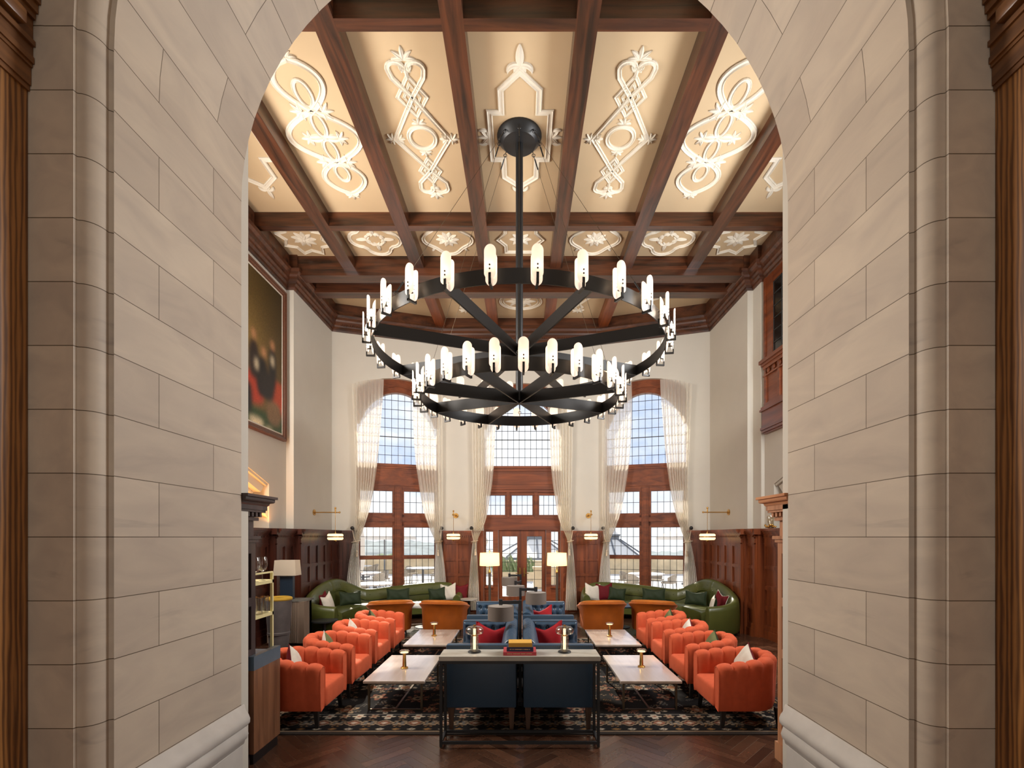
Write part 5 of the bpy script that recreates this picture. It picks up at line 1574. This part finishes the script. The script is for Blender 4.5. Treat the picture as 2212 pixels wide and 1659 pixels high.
# ================================================================== rug
def rug():
    X0, X1, Y0, Y1 = -3.25, 3.25, 5.0, 9.75
    ys = np.r_[np.arange(Y0, 6.1, .011), np.arange(6.1, 7.6, .02), np.arange(7.6, Y1 + .01, .04)]
    xs = np.arange(X0, X1 + .001, .0115)
    XX, YY = np.meshgrid(xs, ys)
    bg = L3((30, 28, 28)); tan = L3((146, 124, 100)); rose = L3((140, 92, 72)); grey = L3((100, 96, 90)); gold = L3((130, 98, 62)); pale = L3((168, 156, 138))
    C = np.ones(XX.shape + (3,)) * bg
    def put(mask, c): C[mask] = c
    # field: mirrored scatter of flowers, vines and small blooms
    rg = np.random.RandomState(4)
    FX = np.abs(XX)
    def flower(cx, cy, r, n, c1, c2, c3, ph=0):
        dx = FX - cx; dy = YY - cy; sel = (np.abs(dx) < r*1.5) & (np.abs(dy) < r*1.5)
        rr = np.hypot(dx, dy); th = np.arctan2(dy, dx) + ph
        pet = r*(.72 + .28*np.cos(n*th))
        put(sel & (rr < pet), c1); put(sel & (rr < pet*.72) & (rr > pet*.55), bg); put(sel & (rr < r*.42), c2); put(sel & (rr < r*.2), c3)
    def sprig(cx, cy, a, s, c):
        for k in range(4):
            px, py = cx + math.cos(a)*s*k, cy + math.sin(a)*s*k
            for sg_ in (-1, 1):
                qx, qy = px + math.cos(a + sg_*1.1)*s*.6, py + math.sin(a + sg_*1.1)*s*.6
                dx = FX - qx; dy = YY - qy; b = a + sg_*.8
                u_ = dx*math.cos(b) + dy*math.sin(b); v_ = -dx*math.sin(b) + dy*math.cos(b)
                put((u_/(s*.5))**2 + (v_/(s*.22))**2 < 1, c)
    big = []
    for j, yb in enumerate(np.arange(5.72, 9.3, .42)):
        for i, xb in enumerate(np.arange(.16, 3.0, .47)):
            cx = xb + (.23 if j % 2 else 0) + rg.uniform(-.03, .03); cy = yb + rg.uniform(-.04, .04); big.append((cx, cy))
            r = rg.choice([.10, .125, .15]); pal = [(tan, rose, pale), (rose, tan, bg), (pale, rose, gold), (tan, bg, rose)][rg.randint(4)]
            flower(cx, cy, r, rg.choice([5, 6, 8]), *pal, ph=rg.uniform(0, 6))
            for q in range(5):
                a = rg.uniform(0, 6.28); d = r + rg.uniform(.05, .12)
                sprig(cx + d*math.cos(a), cy + d*math.sin(a), a, rg.uniform(.022, .032), [tan, grey, gold, rose][rg.randint(4)])
    for q in range(170):
        cx = rg.uniform(.02, 3.0); cy = rg.uniform(5.62, 9.3)
        if min((cx-a)**2 + (cy-b)**2 for a, b in big) > .018: flower(cx, cy, rg.uniform(.025, .045), 5, [tan, rose, grey, pale][rg.randint(4)], bg, gold)
    # border
    ex = np.minimum(X1 - FX, 99); e = np.minimum(np.minimum(YY - Y0, Y1 - YY), ex)
    inb = e < .56
    C[inb] = bg
    along = np.where(ex < np.minimum(YY - Y0, Y1 - YY), YY - Y0 - .3, FX)
    pitch = .335
    t = np.abs((along / pitch) % 1 - .5) * pitch       # 0 at motif centre
    y = e - .30
    dm = t/.115 + np.abs(y)/.085
    put(inb & (dm < 1.25) & (np.abs(y) < .11), bg)
    put(inb & (dm < 1.1), tan); put(inb & (dm < .84), bg); put(inb & (dm < .66), rose); put(inb & (dm < .36), pale)
    # hooked ends of the diamonds
    put(inb & (np.abs(t - .118) < .02) & (np.abs(np.abs(y) - .045) < .014), tan); put(inb & (np.abs(t - .135) < .014) & (np.abs(y) < .05), grey)
    # blossoms and dots between them
    t2 = pitch/2 - t
    put(inb & (np.hypot(t2, y - .19)/(.05 + .018*np.cos(6*np.arctan2(y - .19, t2))) < 1), tan); put(inb & (np.hypot(t2, y - .19) < .02), rose)
    put(inb & (np.hypot(t, y - .185)/(.06 + .02*np.cos(5*np.arctan2(y - .185, t))) < 1), pale); put(inb & (np.hypot(t, y - .185) < .022), rose)
    put(inb & (np.hypot(t2, y + .02) < .022), tan)
    for dx_, dy_ in ((.045, .05), (.05, -.05), (.03, -.10), (.07, 0.0), (.015, -.06), (.02, .08)):
        put(inb & (np.hypot(t2 - dx_, y - dy_) < .011), gold if dx_ < .04 else tan)
    put(inb & (np.abs(t)/.05 + np.abs(y + .17)/.032 < 1), pale); put(inb & (np.abs(t2)/.05 + np.abs(y + .17)/.03 < 1), gold); put(inb & (np.abs(t)/.02 + np.abs(y + .17)/.012 < 1), bg)
    put((e < .565) & (e > .548), grey); put((e > .065) & (e < .08), tan); put(e < .065, L3((58, 52, 48)))
    Z = np.full(XX.shape, .012)
    o = grid_obj('rug', np.stack([XX, YY, Z], -1), M['rug'], colors=C.astype(np.float32), smooth=False)
    tag(o, 'large charcoal oriental rug with tan and rose flowers under the seating', 'rug')
    mb = MB(); mb.box(X0, X1, Y0, Y1, .0005, .0112); mb.build('backing', mat('rug_backing', (52, 46, 42), .95), o)
rug()
# ================================================================== outside the windows
OUT = {'pave': mat('terrace_paving', (206,204,200), .8, var=.08, vscale=2), 'tan': mat('terrace_stone', (222,200,162), .8, var=.15, vscale=2), 'hill': mat('hill_woods', (138,148,148), .95, var=.22, vscale=.06), 'hill2': mat('river_bank', (164,162,146), .95, var=.2, vscale=.08),
       'roof': mat('gazebo_roof', (226,222,214), .7), 'gz': mat('gazebo_timber', (104,108,114), .6), 'canvas': mat('parasol_canvas', (226,218,206), .85), 'wick': mat('wicker', (176,164,146), .8, var=.2, vscale=30), 'white': mat('white_table', (232,228,222), .6), 'leaf': mat('hedge_leaves', (128,142,98), .9, var=.35, vscale=14)}  # roof and terrace stone lightened in place of sunlight on near faces
mb = MB(); mb.box(-40, 40, 13.75, 29.0, -.5, -.12); struct(mb, 'ground_terrace', OUT['pave'])
mb = MB(); mb.box(-40, -1.9, 28.4, 29.0, -.12, .86); mb.box(1.8, 40, 28.4, 29.0, -.12, .80); mb.box(-40, -1.8, 28.3, 29.1, .86, .95); mb.box(1.7, 40, 28.3, 29.1, .80, .92); struct(mb, 'wall_terrace', OUT['tan'])
rr = np.random.RandomState(2)
def hills(name, y, base, hgt, m, fq, seed, depth):
    r2_ = np.random.RandomState(seed); n = 260; xs = np.linspace(-y*1.0, y*1.0, n)
    h = np.zeros(n)
    for k in range(1, 9): h += r2_.uniform(.3, 1)/k*np.sin(xs*fq*k + r2_.uniform(0, 6))
    h = base + hgt*(h - h.min())/(h.max() - h.min()) + r2_.uniform(-.05, .05, n)*hgt
    P = np.stack([np.stack([xs, np.full(n, y - depth), np.full(n, base - 30)], -1), np.stack([xs, np.full(n, y - depth*.4), base + (h - base)*.7 - 4], -1), np.stack([xs, np.full(n, y), h], -1), np.stack([xs, np.full(n, y + depth), np.full(n, base - 30)], -1)])
    o = grid_obj(name, P, m, smooth=False); o['kind'] = 'structure'
hills('hills', 420, -14, 17, OUT['hill'], .012, 3, 160)
hills('hills', 240, -22, 12, OUT['hill2'], .02, 5, 90)
mb = MB(); mb.box(-500, 500, 29.0, 600, -30, -24); struct(mb, 'ground_valley', OUT['hill2'])
def tree(x, y, z, h, label):
    rg = random.Random(int(x*31 + y)); root = thing('tree', label, 'tree', (x, y, z), 0, 'trees beyond the terrace')
    mb = MB()
    for k in range(9): mb.ball((rg.uniform(-.28,.28)*h, rg.uniform(-.2,.2)*h, h*rg.uniform(.45,.9)), h*rg.uniform(.13,.22), (1,1,rg.uniform(.8,1.2)), 9, 6)
    mb.build('crown', OUT['leaf'], root); mb = MB(); mb.cyl((0,0,0), (0,0,h*.6), h*.04, h*.025, 8); mb.build('trunk', OUT['gz'], root)
tree(24.0, 60, -8, 8.5, 'leafy tree seen beyond the terrace through the right window'); tree(-19, 66, -9, 9.0, 'leafy tree seen beyond the terrace through the left window'); tree(14.8, 70, -8, 7, 'rounded tree seen left of the mullion in the right window')
def gazebo(x, y, z, w, label):
    root = thing('gazebo', label, 'gazebo', (x, y, z), 0, 'gazebos beyond the terrace')
    mb = MB(); n = 8; e = w/2
    mb.lathe([(e, 2.4), (e*.28, 4.1)], n=8, smooth=False); mb.lathe([(e*.3, 4.55), (.03, 5.5)], n=8, smooth=False); mb.build('roof', OUT['roof'], root)
    mb = MB()
    for k in range(8):
        a = 2*PI*k/8; mb.cyl((e*math.cos(a), e*math.sin(a), 2.42), (e*.28*math.cos(a), e*.28*math.sin(a), 4.12), .09, n=6)
    mb.build('roof_ribs', OUT['gz'], root)
    mb = MB(); mb.lathe([(e*.27, 4.1), (e*.27, 4.5)], n=8, smooth=False); mb.lathe([(e*.3, 4.45), (e*.31, 4.6)], n=8, smooth=False); mb.build('lantern', OUT['gz'], root)
    mb = MB(); mb.lathe([(e*.98, 2.1), (e*.98, 2.42), (e*.9, 2.42), (e*.9, 2.1), (e*.98, 2.1)], n=8, smooth=False); mb.build('eaves_beam', OUT['gz'], root)
    for k in range(8):
        a = 2*PI*k/8; px, py = e*.94*math.cos(a), e*.94*math.sin(a)
        mb = MB(); mb.box(px - .16, px + .16, py - .16, py + .16, -4, 2.15); mb.bar((px, py, 1.3), (px*.82 + .3*math.sin(a), py*.82 - .3*math.cos(a), 2.15), .14, .14); mb.build('post', OUT['gz'], root)
gazebo(1.5, 49, -2.3, 8.4, 'grey timber gazebo seen through the double door')
gazebo(8.3, 46, -2.3, 7.2, 'grey timber gazebo seen through the right bay window')
def parasol(x, y, label, closed=False):
    root = thing('parasol', label, 'parasol', (x, y, -.12), 0, 'parasols on the terrace')
    mb = MB(); mb.cyl((0,0,0), (0,0,2.7), .035, n=10); mb.build('pole', OUT['gz'], root)
    mb = MB()
    if closed: mb.lathe([(.10, .9), (.17, 1.3), (.16, 2.1), (.05, 2.75)], n=14)
    else: mb.lathe([(1.5, 2.05), (1.48, 2.18), (.75, 2.48), (.2, 2.68), (.02, 2.78)], n=8, smooth=False)
    mb.build('canopy', OUT['canvas'], root); mb = MB(); mb.lathe([(0,0),(.32,0),(.32,.08),(0,.08)], n=18); mb.build('base', OUT['gz'], root)
parasol(-6.5, 22.9, 'open cream parasol seen through the left bay window'); parasol(7.6, 22.0, 'open cream parasol seen through the right bay window')
parasol(-5.75, 17.2, 'tall furled grey parasol at the left edge of the left bay window', True)
parasol(-8.5, 26.0, 'farther open parasol seen at the left of the left bay window')
def out_table(x, y, w, label):
    root = thing('terrace_table', label, 'outdoor table', (x, y, -.12), 0, 'white tables on the terrace')
    mb = MB(); mb.lathe([(0,.70),(w,.70),(w,.74),(0,.74)], n=28); mb.build('table_top', OUT['white'], root)
    mb = MB(); mb.cyl((0,0,.02), (0,0,.70), .05, n=10); mb.lathe([(0,0),(.3,0),(.3,.03),(0,.03)], n=18); mb.build('pedestal', OUT['gz'], root)
def out_chair():
    root = thing('terrace_chair', 'oc', 'outdoor chair')
    mb = MB(); R = []
    for k in range(21):
        a = PI*k/20; H = .62 + .16*math.sin(a)
        R.append([(.27*math.cos(a)*q, .25*math.sin(a)*q, z) for q, z in ((.9, .42), (1.02, H), (.97, H), (.85, .42))])
    mb.loft(R, True, True, True); mb.build('backrest', OUT['wick'], root)
    mb = MB(); mb.rbox(-.26, .26, -.26, .2, .40, .46, .02, 2); mb.build('seat', OUT['wick'], root)
    for sx in (-1, 1):
        for yy in (-.22, .18): mb = MB(); mb.cyl((sx*.2, yy, .40), (sx*.24, yy*1.15, 0), .014, n=6); mb.build('leg', OUT['gz'], root)
    return root
tabs = [(-4.55, 15.0, .6, 'white terrace table closest to the left bay window'), (-6.4, 19.5, .7, 'white terrace table in the middle of the left view'), (-4.6, 22.5, .75, 'far white terrace table at the parapet on the left'), (-8.2, 24.0, .75, 'far white terrace table at the left edge of the left view'), (4.9, 19.0, .7, 'white terrace table seen through the right bay window')]
oc = None
where = ['beside the table closest to the left bay window', 'beside the middle table of the left view', 'beside the far parapet table on the left', 'beside the far table at the left edge', 'beside the table seen through the right window']
for (x, y, w, lab), wh in zip(tabs, where):
    out_table(x, y, w, lab)
    for j, a in enumerate((-.6, .9, 2.4, 3.9)):
        loc = (x + (w + .22)*math.cos(a), y + (w + .22)*math.sin(a), -.12); rz = a - PI/2
        lb = 'wicker terrace chair %s, %s' % (('at the right', 'far right', 'far left', 'near left')[j], wh)
        if oc is None: oc = out_chair(); oc.location = loc; oc.rotation_euler = (0, 0, rz); oc['label'] = lb; oc['group'] = 'wicker chairs on the terrace'
        else: dup(oc, loc, rz, lb, 'wicker chairs on the terrace')
root = thing('globe_lamp_post', 'white globe lamp on a post outside the left sidelight', 'lamp post', (-1.72, 22.0, -.12))
mb = MB(); mb.ball((0,0,1.98), .19, n=18, m=12); mb.build('globe', M['cream'], root)
mb = MB(); mb.cyl((0,0,0), (0,0,1.75), .05, .04, 12); mb.lathe([(.04,1.66),(.10,1.72),(.12,1.82),(.06,1.82)], n=14); mb.build('post', OUT['gz'], root)
root = thing('planter_hedge', 'green leafy planter seen through the left leaf of the door', 'plant', (-.35, 24.0, -.12))
mb = MB(); mb.box(-1.1, 1.1, -.3, .3, 0, .45); mb.build('planter', OUT['tan'], root)
mb = MB(); rg = random.Random(9)
for k in range(120):
    x, y = rg.uniform(-1.05, 1.05), rg.uniform(-.28, .28); a = rg.uniform(-.5, .5); h = rg.uniform(.45, .95)
    mb.add([(x - .04, y, .42), (x + .04, y, .42), (x + a*.4 + .03, y + .05, .42 + h*.7), (x + a*.7, y + .1, .42 + h)], [(0, 1, 2), (0, 2, 3)])
mb.build('leaves', OUT['leaf'], root)
mb = MB(); mb.box(-1.75, 1.7, 28.4, 29.0, -.12, .66); mb.box(.5, 3.2, 20.2, 20.6, -.12, .72); mb.box(.45, 3.25, 20.15, 20.65, .72, .8); struct(mb, 'wall_garden', OUT['tan'])

# ================================================================== light, sky, camera
W = bpy.data.worlds.new('sky'); SC.world = W; W.use_nodes = True
nt = W.node_tree; N = nt.nodes; L = nt.links; bg = N['Background']
tc = N.new('ShaderNodeTexCoord'); sx = N.new('ShaderNodeSeparateXYZ'); L.new(tc.outputs['Generated'], sx.inputs[0])
mp = N.new('ShaderNodeMapping'); mp.inputs['Scale'].default_value = (1.0, 1.0, 2.6); L.new(tc.outputs['Generated'], mp.inputs['Vector'])
nz = N.new('ShaderNodeTexNoise'); nz.inputs['Scale'].default_value = 3.2; nz.inputs['Detail'].default_value = 7; nz.inputs['Roughness'].default_value = .55
L.new(mp.outputs['Vector'], nz.inputs['Vector'])
cr = N.new('ShaderNodeValToRGB'); E = cr.color_ramp.elements
E[0].position = .40; E[0].color = lin((198, 214, 246)); E[1].position = .60; E[1].color = (1.0, 1.0, 1.0, 1)
L.new(nz.outputs['Fac'], cr.inputs['Fac'])
hz = N.new('ShaderNodeMapRange'); hz.inputs['From Min'].default_value = 0.0; hz.inputs['From Max'].default_value = .16; L.new(sx.outputs['Z'], hz.inputs['Value'])
mx = N.new('ShaderNodeMix'); mx.data_type = 'RGBA'; L.new(hz.outputs[0], mx.inputs['Factor']); mx.inputs['A'].default_value = (.93, .93, .92, 1); L.new(cr.outputs['Color'], mx.inputs['B'])
L.new(mx.outputs['Result'], bg.inputs['Color']); bg.inputs['Strength'].default_value = SKY

def light(kind, name, loc, rot, energy, col, **kw):
    d = bpy.data.lights.new(name, kind); d.energy = energy; d.color = lin(col)[:3]
    for k, v in kw.items(): setattr(d, k, v)
    o = bpy.data.objects.new(name, d); COL.objects.link(o); o.location = loc; o.rotation_euler = rot; return o
# sun from behind the bay, a little to the left
sun = light('SUN', 'sun', (0, 30, 20), (0, 0, 0), SUN, (255, 240, 216), angle=math.radians(.7))
dv = Vector((.16, -.80, -.62)).normalized(); sun.rotation_euler = dv.to_track_quat('-Z', 'Y').to_euler()
# fill lights added by both side walls near the arch; no windows there
aim = lambda v: Vector(v).normalized().to_track_quat('-Z', 'Y').to_euler()
light('AREA', 'side_fill_left', (-4.6, 6.4, 4.9), aim((.95, .38, -.08)), FILL_L, (252, 246, 238), shape='RECTANGLE', size=2.6, size_y=2.6)
light('AREA', 'side_fill_right', (4.6, 6.4, 4.9), aim((-.95, .38, -.08)), FILL_R, (248, 248, 248), shape='RECTANGLE', size=2.6, size_y=2.6)
# unseen area lights added to brighten the hall in front of the arch
light('AREA', 'hall_top_fill', (0.0, -.6, 7.3), (math.radians(32), 0, 0), HALL, (255, 246, 236), shape='RECTANGLE', size=4.0, size_y=2.0)
light('AREA', 'hall_rear_fill', (0.0, -2.7, 2.4), (math.radians(90), 0, 0), HALL2, (255, 246, 236), shape='RECTANGLE', size=4.6, size_y=3.6)
# warm glow of the lamps
light('POINT', 'door_lamp_left', (-.82, 12.35, 1.50), (0,0,0), 14, (255, 206, 130), shadow_soft_size=.06)
light('POINT', 'door_lamp_right', (.90, 12.35, 1.50), (0,0,0), 14, (255, 206, 130), shadow_soft_size=.06)
light('AREA', 'ledge_uplight_left', (-4.92, 8.2, 2.3), (PI, .25, 0), UPL, (255, 176, 96), shape='RECTANGLE', size=.06, size_y=2.6)
#light('AREA', 'ledge_uplight_corner', (-4.78, 11.2, 2.26), (PI, .25, 0), UPL*.35, (255, 196, 140), shape='RECTANGLE', size=.04, size_y=1.6)

cam = bpy.data.cameras.new('camera'); co = bpy.data.objects.new('camera', cam); COL.objects.link(co)
co.location = (0, 0, CAMZ); co.rotation_euler = (PI/2, 0, 0)
cam.sensor_fit = 'HORIZONTAL'; cam.sensor_width = 36.0; cam.lens = 36.0 * F / 2212.0
cam.shift_x = -(1127 - 1106) / 2212.0; cam.shift_y = (1160 - 829.5) / 2212.0
cam.clip_start = .05; cam.clip_end = 2000
SC.camera = co
SC.view_settings.view_transform = 'Standard'
try: SC.view_settings.look = 'None'
except Exception: pass
SC.view_settings.gamma = 1.0; SC.view_settings.use_curve_mapping = False
SC.view_settings.exposure = EXPO
SC.cycles.max_bounces = 10; SC.cycles.diffuse_bounces = 5; SC.cycles.transparent_max_bounces = 24; SC.cycles.glossy_bounces = 4
SC.cycles.sample_clamp_indirect = 6.0; SC.cycles.sample_clamp_direct = 0
SC.cycles.caustics_reflective = False; SC.cycles.caustics_refractive = False
SC.cycles.use_denoising = True
